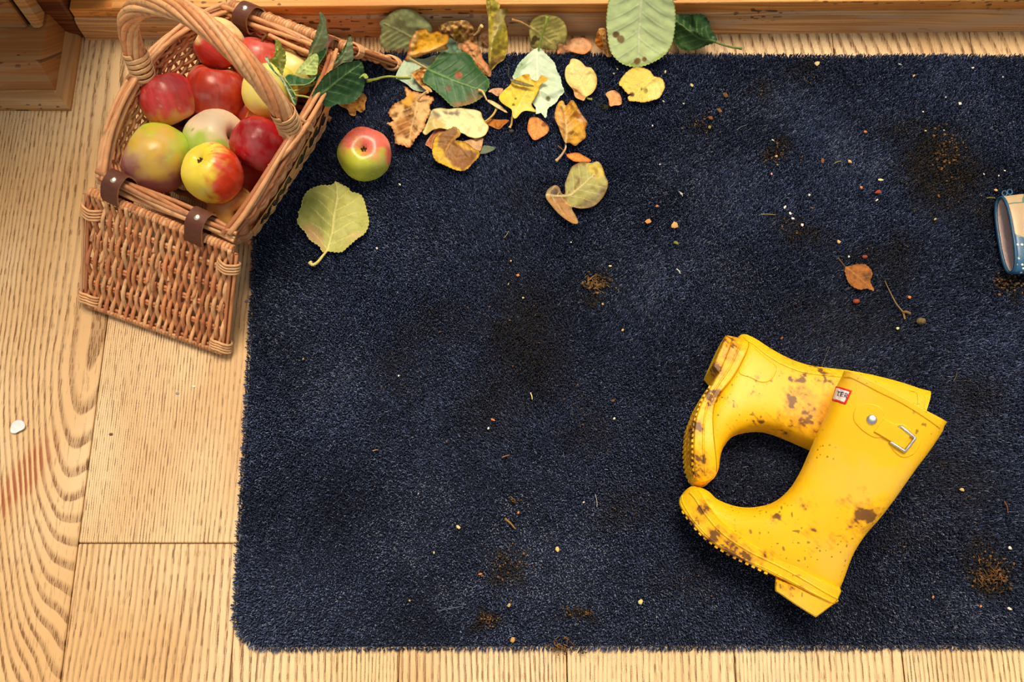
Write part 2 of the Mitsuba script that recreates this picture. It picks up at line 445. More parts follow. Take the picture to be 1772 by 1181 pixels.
col = col * (1 - np.clip(mud, 0, 0.92))[:, None] + mc * np.clip(mud, 0, 0.92)[:, None]
sc = np.array([0.085, 0.064, 0.040]) * np.exp(rng.normal(0, 0.5, (n, 1)))
so = (np.clip(soil, 0, 1) * (rng.random(n) < 0.75))[:, None]
col = np.clip(col * (1 - so) + sc * so, 0.003, 0.6)
tip = np.c_[lean * 0.0036, hgt]
tip[:, 2] = np.maximum(hgt - 0.0014 * (lean ** 2).sum(1), 0.0038)
ang = rng.uniform(0, 2 * np.pi, n)
base = np.c_[pos, np.full(n, 0.0012)]
k3 = ang[:, None] + np.arange(3)[None] * 2 * np.pi / 3
ring = np.stack([np.cos(k3), np.sin(k3), 0 * k3], -1)
r0, r1 = 0.0009, 0.00056
lo = base[:, None] + ring * r0
hi = base[:, None] + tip[:, None] + ring * r1 * rng.uniform(0.7, 1.2, (n, 1, 1))
hi[:, 0, 2] += 0.0006
V = np.concatenate([lo, hi], 1).reshape(-1, 3)
o = (np.arange(n) * 6)[:, None]
tri = np.array([[0, 1, 4], [0, 4, 3], [1, 2, 5], [1, 5, 4], [2, 0, 3], [2, 3, 5], [3, 4, 5]])
Fc = (o[:, :, None] + tri[None]).reshape(-1, 3)
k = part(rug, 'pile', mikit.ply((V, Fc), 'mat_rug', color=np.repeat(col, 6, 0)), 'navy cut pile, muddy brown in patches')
labels[k]['kind'] = 'stuff'

# ------------------------------------------------------------------ the basket
rb = np.random.default_rng(11)
BC = np.array([-0.338, 0.634])                      # centre of the basket on the floor
BU = np.array([0.540, 0.842]); BU = BU / np.linalg.norm(BU)   # along the basket, towards the door
BW = np.array([BU[1], -BU[0]])                      # across it, towards the mat
RIM = 0.125


HA, HB = 0.098, 0.125              # nominal half width and half length
TOPQ = np.array([P(164, 302, RIM), P(410, 412, RIM), P(385, 12, RIM), P(586, 96, RIM)])[:, :2]     # rim corners: near left, near right, far left, far right
LOWQ = np.array([TOPQ[0] + 0.026 * BW + 0.020 * BU, P(428, 432, .014)[:2], TOPQ[2] + 0.026 * BW - 0.022 * BU, P(581, 196, .014)[:2]])


def B(a, b, z):
    """Basket coordinates (across, along, up) in metres; the old basket has sagged out of square and narrows downwards."""
    a, b, z = np.broadcast_arrays(np.asarray(a, float), np.asarray(b, float), np.asarray(z, float))
    i, j = (a / HA + 1) / 2, (b / HB + 1) / 2
    h = np.clip((z - 0.014) / (RIM - 0.014), 0, 1)[..., None]
    i, j = i[..., None], j[..., None]

    def q(Q):
        return (Q[0] * (1 - i) + Q[1] * i) * (1 - j) + (Q[2] * (1 - i) + Q[3] * i) * j
    bulge = (a / HA * (1 - np.clip(b / HB, -1, 1) ** 2) * 0.012)[..., None] * BW
    return np.concatenate([q(LOWQ) * (1 - h) + q(TOPQ) * h + bulge * h, z[..., None]], -1)


WILLOW = np.array([[206, 146, 100], [196, 132, 86], [214, 158, 110], [186, 120, 78], [220, 170, 124], [178, 114, 76], [208, 140, 92]])


def willow_col(v, seed, pale=0.0, pick=None):
    c = lin(WILLOW[rb.integers(len(WILLOW)) if pick is None else pick]) * rb.uniform(0.85, 1.15)
    c = c * (1 - pale) + lin(226, 186, 134) * pale
    g = nz(v, 260, seed)[:, None]
    d = sstep(0.72, 0.9, nz(v, 420, seed + 5))[:, None]
    c = c * (0.78 + 0.44 * g) * (1 - 0.45 * d)
    return np.clip(c, 0, 1)


def rod(pts, r, sides=7, pale=0.0, taper=0.0, n=None, **kw):
    p = np.asarray(pts, float)
    if n:
        p = curve(p, n)
    rr = np.broadcast_to(np.asarray(r, float), (len(p),)) * (1 - taper * np.linspace(0, 1, len(p)))
    rr = rr * (0.94 + 0.12 * nz(p, 60, rb.integers(99)))
    v, f = tube(p, rr, sides, **kw)
    return mikit.ply((v, f), 'mat_willow', smooth=True, color=willow_col(v, int(rb.integers(1000)), pale))


basket = thing('picnic_basket', 'open wicker basket with twisted handle and two hinged lids, full of apples', 'basket')

BA, BB = HA - 0.002, HB - 0.002


def shell(s, h):
    """Point of the basket's wall: s runs round it (0 to 1), h from bottom (0) to rim (1)."""
    s = np.asarray(s, float) % 1
    a0, b0 = BA + (HA - BA) * h ** 0.85, BB + (HB - BB) * h ** 0.75
    # a rounded rectangle as a superellipse
    th = s * 2 * np.pi
    k = 2 / 6.0
    c, d = np.cos(th), np.sin(th)
    x = np.sign(c) * np.abs(c) ** k
    y = np.sign(d) * np.abs(d) ** k
    return a0 * x, b0 * y, 0.014 + (RIM - 0.020 + 0.030 * (1 - (b0 * y / HB) ** 2)) * h


def even(n, h=1.0):
    s = np.linspace(0, 1, 1200)
    x, y, _ = shell(s, h)
    d = np.r_[0, np.cumsum(np.hypot(np.diff(x), np.diff(y)))]
    return np.interp(np.linspace(0, d[-1], n, endpoint=False), d, s)


NST = 44
stake_s = even(NST, 0.6)
ev = even(NST * 6, 0.6)
for i in range(NST):
    h = np.linspace(0, 1.0, 8)
    x, y, z = shell(stake_s[i] + 0 * h, h)
    part(basket, 'stake', rod(B(x, y, z), 0.0019, 6))
NROW = 27
for j in range(NROW):
    h = (j + 0.5) / NROW
    kk = np.arange(len(ev))
    x, y, z = shell(ev, h)
    nrm = np.stack([x / HA ** 2, y / HB ** 2], 1)
    nrm /= np.linalg.norm(nrm, axis=1, keepdims=True)
    off = 0.0030 * np.cos(np.pi * kk / 6) * (1 if j % 2 else -1)
    q = B(x + nrm[:, 0] * off, y + nrm[:, 1] * off, z + 0.0007 * (nz(np.c_[x, y, 0 * x], 50, j) - 0.5) * 2)
    part(basket, 'weaver', rod(q, 0.00235, 6, closed=True, pale=rb.choice([0, 0, 0.25, 0.5])))
# the bottom
for t in np.linspace(-0.92, 0.92, 15):
    part(basket, 'bottom_rod', rod(B(np.linspace(-BA, BA, 12), t * BB + 0.001 * np.cos(np.arange(12) * np.pi), 0.0145 + 0.001 * np.cos(np.arange(12) * np.pi)), 0.0040, 6))

# the rim: bundles of long rods along both sides and across both ends
for side in (-1, 1):
    for i in range(9 if side < 0 else 6):
        t = np.linspace(-1, 1, 14)
        spread = rb.uniform(-1, 1)
        lay_a = HA + [0.000, 0.007, 0.0035, -0.004, 0.011, 0.0025, -0.001, 0.008, 0.012][i]
        lay_z = RIM + [0.000, -0.002, 0.004, 0.002, -0.008, -0.010, -0.006, -0.014, -0.018][i]
        if side > 0:
            lay_a, lay_z = HA + [0.0, 0.0055, 0.0025, -0.0045, 0.0035, -0.0015][i], RIM + [0.001, -0.002, 0.004, 0.001, -0.008, -0.006][i]
        a = side * (lay_a + 0.0035 * np.sin(2.2 * t + 2 * spread) - 0.010 * np.abs(t) ** 4)
        z = lay_z + 0.002 * np.sin(1.7 * t + spread * 3)
        lo, hi = -1.0 - rb.uniform(0, 0.03), 1.0 + rb.uniform(0, 0.03)
        if i in (1, 5, 7):
            lo = rb.uniform(-0.9, -0.2)
        b = np.linspace(lo, hi, 14) * HB
        z = z + 0.030 * (1 - np.clip(b / HB, -1, 1) ** 2)
        part(basket, 'rim_rod', rod(B(a, b, z), 0.0034, 8, n=40, taper=0.25, pale=rb.choice([0, 0.2, 0.5])))
for end in (-1, 1):
    for i in range(6):
        t = np.linspace(-1.02, 1.02, 12)
        la = [0.0, 0.006, 0.003, 0.0085, -0.004, 0.004][i]
        lz = [0.002, 0.000, 0.006, -0.006, -0.003, -0.010][i]
        if i in (2, 4):
            t = np.linspace(-1.0, rb.uniform(0.1, 0.8), 12) * (1 if i == 2 else -1)
        q = B(t * (HA - 0.004), end * (HB - 0.004 + la + 0.002 * np.sin(3 * t + i)), RIM - 0.001 + lz + 0.002 * np.sin(2 * t + 2 * i))
        part(basket, 'end_rod', rod(q, 0.0033, 8, n=36, taper=0.2, pale=rb.choice([0, 0.15, 0.35])))

# the flat band of split willow with its dark stencil on the side that faces the mat
nb = 44
tb = np.linspace(-0.86, 0.80, nb)


def side_band(t, h):
    """On the basket's outer wall, t along it, h up it; 7 mm proud."""
    x0, y0, z0 = shell(np.interp(t, [-1, 1], [-0.118, 0.118]), h)
    k = np.clip(h, 0, 1)
    a = HA + 0.0055
    return B(a, t * (BB + (HB - BB) * k ** 0.75), z0)


rows = np.linspace(0.44, 0.80, 5)
V = np.concatenate([side_band(tb, h + 0 * tb) for h in rows])
Vin = V - np.r_[BW, 0] * 0.0015
f = []
for r in range(4):
    for c in range(nb - 1):
        a = r * nb + c
        f += [[a, a + 1, a + nb + 1], [a, a + nb + 1, a + nb]]
f = np.array(f)
V2 = np.vstack([V, Vin]); f2 = np.vstack([f, f[:, ::-1] + len(V)])
part(basket, 'name_band', mikit.ply((V2, f2), 'mat_willow', smooth=True, color=np.clip(lin(206, 150, 92) * (0.8 + 0.4 * nz(V2 * [200, 200, 700], 1, 3)[:, None]), 0, 1)), 'flat pale band of split willow')
marks = []
for c0 in (-0.72, -0.52, -0.34, -0.05, 0.22, 0.42):
    for q in range(3):
        tt = c0 + np.linspace(0, 0.11, 9) + q * 0.03
        hh = 0.56 + 0.13 * np.sin(np.linspace(0, 5.0, 9) + q * 1.7 + c0 * 9)
        marks.append(tube(side_band(tt, hh) + np.r_[BW, 0] * 0.0006, 0.0032, 6, flat=0.3, up=np.r_[BW, 0]))
mv, mf = join(marks)
part(basket, 'stencil_mark', mikit.ply((mv, mf), 'mat_print', smooth=True, color=np.tile(lin(38, 36, 32), (len(mv), 1))), 'dark scrolling stencil letters')

# the handle: rods twisted into a rope over a high arch
hpx = [(252, 160, .118), (246, 124, .154), (229, 78, .186), (222, 40, .212), (236, 16, .233), (266, 8, .249), (306, 15, .259), (345, 36, .262), (385, 68, .257), (425, 108, .243), (458, 147, .220), (484, 184, .192), (500, 216, .160), (508, 244, .122)]
hc = curve([P(*q) for q in hpx], 150)
hc = resample(hc, 170)
tt, AA, BBn = frames(hc)
NH = 9
for k in range(NH):
    w = 2 * np.pi * k / NH + np.linspace(0, 1, len(hc)) * 2 * np.pi * 1.55
    tight = 0.0086 + 0.0010 * np.sin(np.linspace(0, np.pi, len(hc)))
    q = hc + tight[:, None] * (np.cos(w)[:, None] * AA + np.sin(w)[:, None] * BBn)
    part(basket, 'handle_rod', rod(q, 0.0036, 8, pale=rb.uniform(0.1, 0.5)))
part(basket, 'handle_core', rod(hc, 0.0062, 8))
for foot, s0 in ((hc[:40], 12), (hc[::-1][:40], 12)):
    c = foot[s0 + np.arange(0, 14)]
    t_, a_, b_ = frames(c)
    w = np.linspace(0, 2 * np.pi * 5.5, 130)
    i = np.linspace(0, len(c) - 1.001, 130)
    i0 = i.astype(int)
    cc = c[i0] * (1 - (i - i0))[:, None] + c[i0 + 1] * (i - i0)[:, None]
    q = cc + 0.0140 * (np.cos(w)[:, None] * a_[i0] + np.sin(w)[:, None] * b_[i0])
    nrm = (q - cc) / 0.0140
    v, f = tube(q, 0.0030, 6, flat=0.3, up=nrm)
    part(basket, 'handle_binding', mikit.ply((v, f), 'mat_willow', smooth=True, color=willow_col(v, 7, 0.75)), 'pale cane binding at the foot of the handle')
    # a second cane crosses down over the rim rods
    for d in (-1, 1):
        p0 = c[3] + np.r_[BU, 0] * 0.012 * d
        p1 = c[0] + np.r_[BU, 0] * 0.022 * d + np.array([0, 0, -0.012])
        o_ = np.r_[BW, 0] * (0.016 if foot is not None and (c[0] - np.r_[BC, 0]) @ np.r_[BW, 0] > 0 else -0.016)
        for e in range(4):
            s_ = np.array([0, 0, -0.0042 * e])
            v, f = tube(curve([p0 - o_ * 0.6 + s_ + [0, 0, .008], p0 + s_ + [0, 0, .006], (p0 + p1) / 2 + o_ * 0.8 + s_, p1 + o_ + s_]), 12) if False else tube(curve([p0 - o_ * 0.4 + s_ + [0, 0, .004], p0 + o_ * .3 + s_ + [0, 0, .004], (p0 + p1) / 2 + o_ * 0.9 + s_, p1 + o_ * .7 + s_], 12), 0.0024, 6)
            part(basket, 'handle_binding', mikit.ply((v, f), 'mat_willow', smooth=True, color=willow_col(v, 9, 0.5)))


# the lids: upright weavers over cross stakes, bound at the corners
def lid(end, tl, tr, bl, br):
    """A lid hung from the basket's end and resting on the floor, given by its corners. end: -1 near, +1 at the door."""
    key = f'{basket}__lid' if end < 0 else f'{basket}__lid_001'
    labels[key] = {'label': 'woven lid hanging open over the oak planks' if end < 0 else 'woven lid hanging open beside the threshold'}
    wid = 0.094
    down = (bl + br - tl - tr) / 2
    nrm = np.cross(tr - tl, down)
    nrm = nrm / np.linalg.norm(nrm)
    nrm = nrm if nrm[2] > 0 else -nrm
    run, drop = np.linalg.norm(down), 0.0

    def at(a, s, o):
        """a across, s from hinge (0) to free edge (1), o out of the lid's face (up)."""
        a, s, o = np.broadcast_arrays(np.asarray(a, float), np.asarray(s, float), np.asarray(o, float))
        i = ((a / wid + 1) / 2)[..., None]
        s, o = s[..., None], o[..., None]
        return (tl * (1 - i) + tr * i) * (1 - s) + (bl * (1 - i) + br * i) * s + nrm * o
    ns = 6
    for i in range(ns):
        s = i / (ns - 1)
        for d in (-1, 1):
            part(key, 'stake', rod(at(np.linspace(-wid, wid, 10), s + 0.012 * d, 0.0), 0.0024, 6, pale=0.3 * (i == 0)))
    nw = 42
    for k in range(nw):
        a = -wid + (k + 0.5) * 2 * wid / nw
        g = np.linspace(-0.02, 1.02, 46)
        wob = 0.0012 * (nz(np.c_[g * 5, 0 * g + k, 0 * g], 1, 3) - 0.5)
        # two rods out of three start or end part way, as in the original
        ph = 1 if k % 2 else -1
        o = 0.0047 * np.cos(np.pi * g * (ns - 1)) * ph
        aa = a + wob * 2 + 0.0003 * ph * np.sin(np.pi * g * (ns - 1))
        o = o + rb.uniform(-0.0006, 0.0006)
        if rb.random() < 0.35:
            cut = rb.uniform(0.25, 0.75)
            m_ = g <= cut + 0.05
            m2 = g >= cut - 0.05
            lift = np.where(np.abs(g - cut) < 0.09, 0.0012, 0)
            part(key, 'weaver', rod(at(aa[m_], g[m_], (o + lift)[m_]), 0.0026, 6, pale=rb.choice([0, 0, .3])))
            part(key, 'weaver', rod(at(aa[m2] + 0.0012, g[m2], (o - lift)[m2]), 0.0026, 6, pale=rb.choice([0, 0, .3])))
        else:
            part(key, 'weaver', rod(at(aa, g, o), 0.0029, 6, pale=rb.choice([0, 0, 0, .3, .5])))
        # each rod turns over the hinge stake and the free edge
        for s0, sg in ((0.0, -1), (1.0, 1)):
            w = np.linspace(-np.pi * 0.55, np.pi * 0.55, 9)
            rr = 0.0052
            ln = math.hypot(run, drop)
            v, f = tube(at(a + 0 * w, s0 + sg * np.cos(w) * rr / ln, np.sin(w) * rr), 0.0025, 6)
            part(key, 'edge_loop', mikit.ply((v, f), 'mat_willow', smooth=True, color=willow_col(v, k, 0.2)))
    for sa in (-1, 1):
        for d in range(4):
            part(key, 'side_rod', rod(at(sa * (wid + 0.002 * d) + 0 * np.linspace(0, 1, 10), np.linspace(0.02, 0.98, 10), 0.003 * math.cos(d * 2.1)), 0.0021, 6))
        for s0 in (0.13, 0.90):
            for d in range(4):
                w = np.linspace(0, 2 * np.pi, 26)
                q = at(sa * (wid - 0.004) + np.cos(w) * 0.013, s0 + 0.026 * d + 0.02 * np.abs(np.cos(w)) * (-1 if s0 < .5 else 1), np.sin(w) * 0.0085)
                part(key, 'corner_binding', rod(q, 0.0018, 6, pale=0.55))
    return at


zt, zb = RIM - 0.013, 0.009
lid(-1, P(156, 334, zt), P(404, 434, zt), P(151, 522, zb), P(387, 606, zb))
_tr, _br = P(602, 84, zt), P(686, 112, zb)
_tl = P(396, 8, zt)
lid(1, _tl, _tr, _tl + (_br - _tr), _br)


def strap(end, a):
    """A leather loop round the basket's end rods and the lid's hinge stake, with a rivet."""
    key = part(basket, 'strap', None)
    del scene[key]
    labels[key] = {'label': 'brown leather hinge strap with a brass rivet'}
    hb, hz = HB - 0.002, RIM + 0.001
    # loop outline in (along, up): over the end rods, round the lid's top stake
    lp = np.array([[-0.010, 0.000], [-0.006, 0.0105], [0.004, 0.0130], [0.012, 0.0085], [0.020, -0.006], [0.0235, -0.018], [0.018, -0.0245], [0.009, -0.020], [-0.002, -0.014], [-0.009, -0.009]])
    lp = np.vstack([lp, lp[:1]]) * 1.15
    c = curve(lp, 60)
    wd = 0.0115
    nn = np.gradient(c, axis=0)
    nn = np.stack([nn[:, 1], -nn[:, 0]], 1)
    nn /= np.linalg.norm(nn, axis=1, keepdims=True)
    out, inn = c - nn * 0.0011, c + nn * 0.0011
    quad = []
    for k in range(60):
        quad.append([B(a - wd, end * (hb + out[k, 0]), hz + out[k, 1]), B(a + wd, end * (hb + out[k, 0]), hz + out[k, 1]),
                     B(a + wd, end * (hb + inn[k, 0]), hz + inn[k, 1]), B(a - wd, end * (hb + inn[k, 0]), hz + inn[k, 1])])
    v = np.array(quad).reshape(-1, 3)
    face, side = [], []
    for k in range(59):
        for e in range(4):
            p, q = k * 4 + e, k * 4 + (e + 1) % 4
            (face if e in (0, 2) else side).extend([[p, q, q + 4], [p, q + 4, p + 4]])
    scene[key] = mikit.ply((v, np.array(face)), 'mat_leather', smooth=40)
    part(key, 'edge', mikit.ply((v, np.array(side)), 'mat_leather_edge', smooth=40), 'raw tan leather edge')
    r = trimesh.creation.icosphere(2, 0.0040)
    r.apply_scale([1, 1, 0.5])
    r.apply_translation(B(a + 0.0005, end * (hb + 0.0035), hz + 0.0160))
    part(key, 'rivet', mikit.ply((np.array(r.vertices), np.array(r.faces)), 'mat_brass', smooth=True), 'shiny brass rivet')


for end, a in ((-1, -0.064), (-1, 0.050), (1, -0.056), (1, 0.074)):
    strap(end, a)

# ------------------------------------------------------------------ apples
def apple(u, v, z, rpx, axis, base, blush, toward, amount, label, group, squash=0.92, streak=0.5, seed=1, stem=True, second=None, patch=None, lump=0.03):
    """An apple whose centre is seen at (u, v) at height z; rpx: its radius in the photograph; axis: where its stalk points."""
    c = P(u, v, z)
    r = rpx / F * ((c - CAM) @ FW)
    ax = np.asarray(axis, float); ax /= np.linalg.norm(ax)
    e1 = np.cross(ax, [0.3, 0.2, 0.93]); e1 /= np.linalg.norm(e1)
    e2 = np.cross(ax, e1)
    nu, nv = 84, 56
    # profile from stalk cavity to calyx basin
    pr = np.array([[0.0, 0.56], [0.06, 0.62], [0.14, 0.74], [0.25, 0.87], [0.40, 0.945], [0.60, 0.90], [0.80, 0.72], [0.94, 0.42], [1.0, 0.08], [0.975, -0.25], [0.87, -0.58], [0.70, -0.80], [0.50, -0.90], [0.33, -0.905], [0.20, -0.84], [0.10, -0.76], [0.0, -0.73]])
    pr = curve(pr, nv)
    th = np.arange(nu) * 2 * np.pi / nu
    rad = np.maximum(pr[:, :1], 0) * (1 + 0.022 * np.cos(5 * th + seed)[None] * (0.4 + 0.6 * (pr[:, 1:] < 0)))
    X = rad * np.cos(th)[None]; Y = rad * np.sin(th)[None]; Z = np.repeat(pr[:, 1:] * squash, nu, 1) * (1 + 0.05 * np.cos(th + seed)[None])
    loc = np.stack([X, Y, Z], -1).reshape(-1, 3)
    loc *= 1 + lump * 2 * (fb(loc + seed * 3, 1.3, seed)[:, None] - 0.5)
    W = c + r * (loc[:, :1] * e1 + loc[:, 1:2] * e2 + loc[:, 2:] * ax)
    i, j = np.meshgrid(np.arange(nv - 1), np.arange(nu), indexing='ij')
    j2 = (j + 1) % nu
    q = np.stack([i * nu + j, (i + 1) * nu + j, (i + 1) * nu + j2, i * nu + j2], -1).reshape(-1, 4)
    f = np.vstack([q[:, [0, 1, 2]], q[:, [0, 2, 3]]])
    d = (W - c) / np.linalg.norm(W - c, axis=1, keepdims=True)
    tw = np.asarray(toward, float); tw /= np.linalg.norm(tw)
    tht = np.arctan2(loc[:, 1], loc[:, 0])
    stri = meshkit.noise(np.stack([np.cos(tht) * 9, np.sin(tht) * 9, loc[:, 2] * 1.3 + seed], 1), seed)
    stri2 = meshkit.noise(np.stack([np.cos(tht) * 22, np.sin(tht) * 22, loc[:, 2] * 2.0 + seed], 1), seed + 3)
    k = (d @ tw) * 0.5 + 0.5 + 0.34 * (fb(loc + seed, 2.2, seed) - 0.5) * 2 + streak * 0.34 * ((0.6 * stri + 0.4 * stri2) - 0.5)
    k = sstep(1 - amount - 0.17, 1 - amount + 0.17, k)[:, None]
    col = lin(base) * (0.85 + 0.3 * fb(loc, 2.6, seed + 9)[:, None]) * (1 - k) + lin(blush) * (0.75 + 0.5 * stri2[:, None] * streak + 0.25 * (1 - streak)) * k
    if second is not None:
        sc_, sd, sa = second
        sd = np.asarray(sd, float) / np.linalg.norm(sd)
        kk = sstep(1 - sa - 0.2, 1 - sa + 0.2, (d @ sd) * 0.5 + 0.5 + 0.3 * (fb(loc + 5, 2.4, seed + 4) - 0.5) * 2)[:, None]
        col = col * (1 - kk) + lin(sc_) * kk
    rus = sstep(0.30, 0.12, np.hypot(loc[:, 0], loc[:, 1]) + 0.1 * (fb(loc, 9, seed) - 0.5))[:, None] * (loc[:, 2:] > 0)
    col = col * (1 - 0.6 * rus) + lin(132, 112, 56) * 0.6 * rus
    cal = sstep(0.13, 0.04, np.hypot(loc[:, 0], loc[:, 1]))[:, None] * (loc[:, 2:] < 0)
    col = col * (1 - 0.8 * cal) + lin(74, 66, 34) * 0.8 * cal
    dots = sstep(0.86, 0.95, nz(loc, 26, seed + 6))[:, None]
    col = col * (1 - 0.22 * dots) + lin(225, 205, 150) * 0.22 * dots
    bad = sstep(0.93, 0.96, nz(loc, 8, seed + 16))[:, None]
    col = col * (1 - 0.55 * bad)
    bloom = sstep(0.45, 0.75, fb(loc, 3.0, seed + 20))[:, None] * 0.14
    col = col * (1 - bloom) + lin(214, 200, 200) * bloom
    key = thing('apple', label, 'apple', group)
    part(key, 'flesh', mikit.ply((W, f), 'mat_apple', smooth=True, color=np.clip(col, 0, 1)))
    if stem:
        s = c + r * squash * np.array([0.50, 0.75, 1.0, 1.22])[:, None] * ax + r * np.array([0, 0.02, 0.07, 0.2])[:, None] * e1
        tv, tf = tube(curve(s, 14), np.linspace(0.0013, 0.0019, 14), 7)
        part(key, 'stalk', mikit.ply((tv, tf), 'mat_soil', smooth=True, color=np.tile(lin(108, 82, 46), (len(tv), 1))), 'short brown stalk')
    cs = []
    for q in range(5):
        a = q * 2 * np.pi / 5 + seed
        dd = np.cos(a) * e1 + np.sin(a) * e2
        b0 = c - ax * r * squash * 0.73
        cs.append(tube(np.array([b0 + dd * r * 0.03, b0 + dd * r * 0.09 - ax * r * 0.05, b0 + dd * r * 0.07 - ax * r * 0.11]), np.array([0.0012, 0.0012, 0.0004]), 5))
    tv, tf = join(cs)
    part(key, 'calyx', mikit.ply((tv, tf), 'mat_soil', smooth=True, color=np.tile(lin(84, 72, 42), (len(tv), 1))), 'dry calyx')
    return key


GA = 'apples in the wicker basket'
UPV = CAM - np.array([-0.35, 0.6, 0.1]); UPV = UPV / np.linalg.norm(UPV)   # towards the camera from the basket
apple(379, 76, .125, 43, (-.6, .25, .45), (240, 214, 150), (196, 48, 34), (0.1, -1, -.1), .46, 'pale cream apple red on its near side, beneath the arch of the handle', GA, seed=1, streak=.6)
apple(447, 108, .098, 44, (.2, .6, .6), (226, 168, 104), (202, 78, 62), (-.3, .3, .8), .62, 'rosy pink apple behind the handle near the far lid', GA, seed=2)
apple(291, 173, .118, 48, (-.2, .5, .35), (206, 132, 60), (196, 58, 56), (-.1, .6, .6), .64, 'pinkish red apple against the basket wall below the left foot of the handle', GA, seed=3, streak=.8)
apple(372, 162, .100, 51, (.1, .75, .55), (190, 142, 40), (172, 48, 26), (.15, -.6, .6), .62, 'glossy brownish red apple in the middle of the upper row', GA, seed=4, streak=.8)
apple(272, 273, .108, 59, (.9, -.3, -.3), (172, 196, 60), (158, 90, 96), (-.3, -.9, .1), .42, 'largest apple, green above and dull purple below', GA, seed=5, streak=.2, second=((206, 170, 66), (.2, -.2, .9), .16))
apple(374, 244, .092, 55, (.75, -.1, .5), (176, 204, 78), (248, 228, 192), (.35, .85, .45), .44, 'pale greenish cream apple with an upright stalk', GA, seed=6, streak=.1, squash=.88)
apple(367, 299, .128, 51, (.28, -.12, -.95), (236, 214, 66), (214, 62, 30), (.95, -.1, .0), .36, 'yellow apple with a red cheek, calyx facing up', GA, seed=7, streak=.8, squash=.95)
apple(449, 252, .104, 50, (.45, .75, .1), (196, 60, 44), (178, 18, 30), (.1, -.5, .5), .74, 'deep red apple beside the right side of the rim', GA, seed=8, streak=.35, squash=.86)
apple(470, 158, .110, 48, (-.9, .2, -.2), (222, 212, 66), (232, 222, 120), (-.5, .2, .6), .4, 'yellow-green apple half behind the right foot of the handle', GA, seed=9, streak=.1)
apple(466, 218, .072, 42, (.3, .5, .6), (204, 184, 66), (200, 90, 48), (0, -.6, .5), .4, 'greenish brown apple tucked behind the deep red one', GA, seed=10)
apple(508, 124, .086, 40, (.4, .5, .5), (232, 218, 116), (238, 226, 150), (-.3, .5, .6), .4, 'pale yellow apple under the leafy sprig', GA, seed=11, streak=.1)
apple(402, 362, .075, 41, (.4, -.5, .5), (214, 180, 96), (196, 140, 76), (-.3, .4, .5), .5, 'russet brown apple low in the near corner of the basket', GA, seed=12, streak=.2)
apple(424, 190, .060, 46, (.2, .2, .8), (214, 150, 70), (190, 66, 44), (0, 0, 1), .6, 'reddish apple deep between the others', GA, seed=13, streak=.3)
apple(318, 236, .052, 44, (.2, .2, .8), (196, 186, 76), (196, 76, 52), (1, 0, .5), .4, 'half hidden apple low under the big green one', GA, seed=14)
apple(416, 288, .050, 44, (.2, .2, .8), (206, 176, 76), (190, 50, 44), (1, 0, .5), .5, 'half hidden apple below the yellow one with a red cheek', GA, seed=16)
apple(452, 152, .045, 42, (.2, .2, .8), (206, 176, 76), (196, 70, 48), (1, 0, .5), .5, 'half hidden apple deep below the pink one', GA, seed=17)
apple(631, 267, .0385, 46, (-.1, .24, -.97), (190, 198, 62), (230, 110, 92), (.25, .85, .25), .50, 'single apple lying loose on the navy mat, green with a pink top', None, seed=18, streak=.5, squash=.94, stem=False)

# ------------------------------------------------------------------ leaves
LS = 5.907
CR = {'A': (640, 0, LS), 'B': (640, 130, LS), 'C': (860, 0, LS), 'D': (860, 160, 4.92), 'S': (400, 0, LS), 'E': (380, 300, LS), 'R': (1150, 380, 3.544), 'M': (0, 0, 1.0)}


def cr(c, pts):
    x, y, s = CR[c]
    return np.asarray(pts, float) / s + np.array([x, y])


def inpoly(poly, xy):
    return contains_xy(poly, xy[:, 0], xy[:, 1])


def segdist(xy, line):
    """Distance of each point to a polyline, the parameter along it, and the side."""
    line = np.asarray(line, float)
    best = np.full(len(xy), 1e9); par = np.zeros(len(xy)); side = np.zeros(len(xy))
    L_ = np.r_[0, np.cumsum(np.linalg.norm(np.diff(line, axis=0), axis=1))]
    for k in range(len(line) - 1):
        a, d = line[k], line[k + 1] - line[k]
        t = np.clip(((xy - a) @ d) / (d @ d + 1e-9), 0, 1)
        e = xy - (a + t[:, None] * d)
        dd = np.hypot(e[:, 0], e[:, 1])
        m_ = dd < best
        best[m_] = dd[m_]
        par[m_] = (L_[k] + t[m_] * np.linalg.norm(d)) / L_[-1]
        side[m_] = np.sign(d[0] * e[m_, 1] - d[1] * e[m_, 0])
    return best, par, side


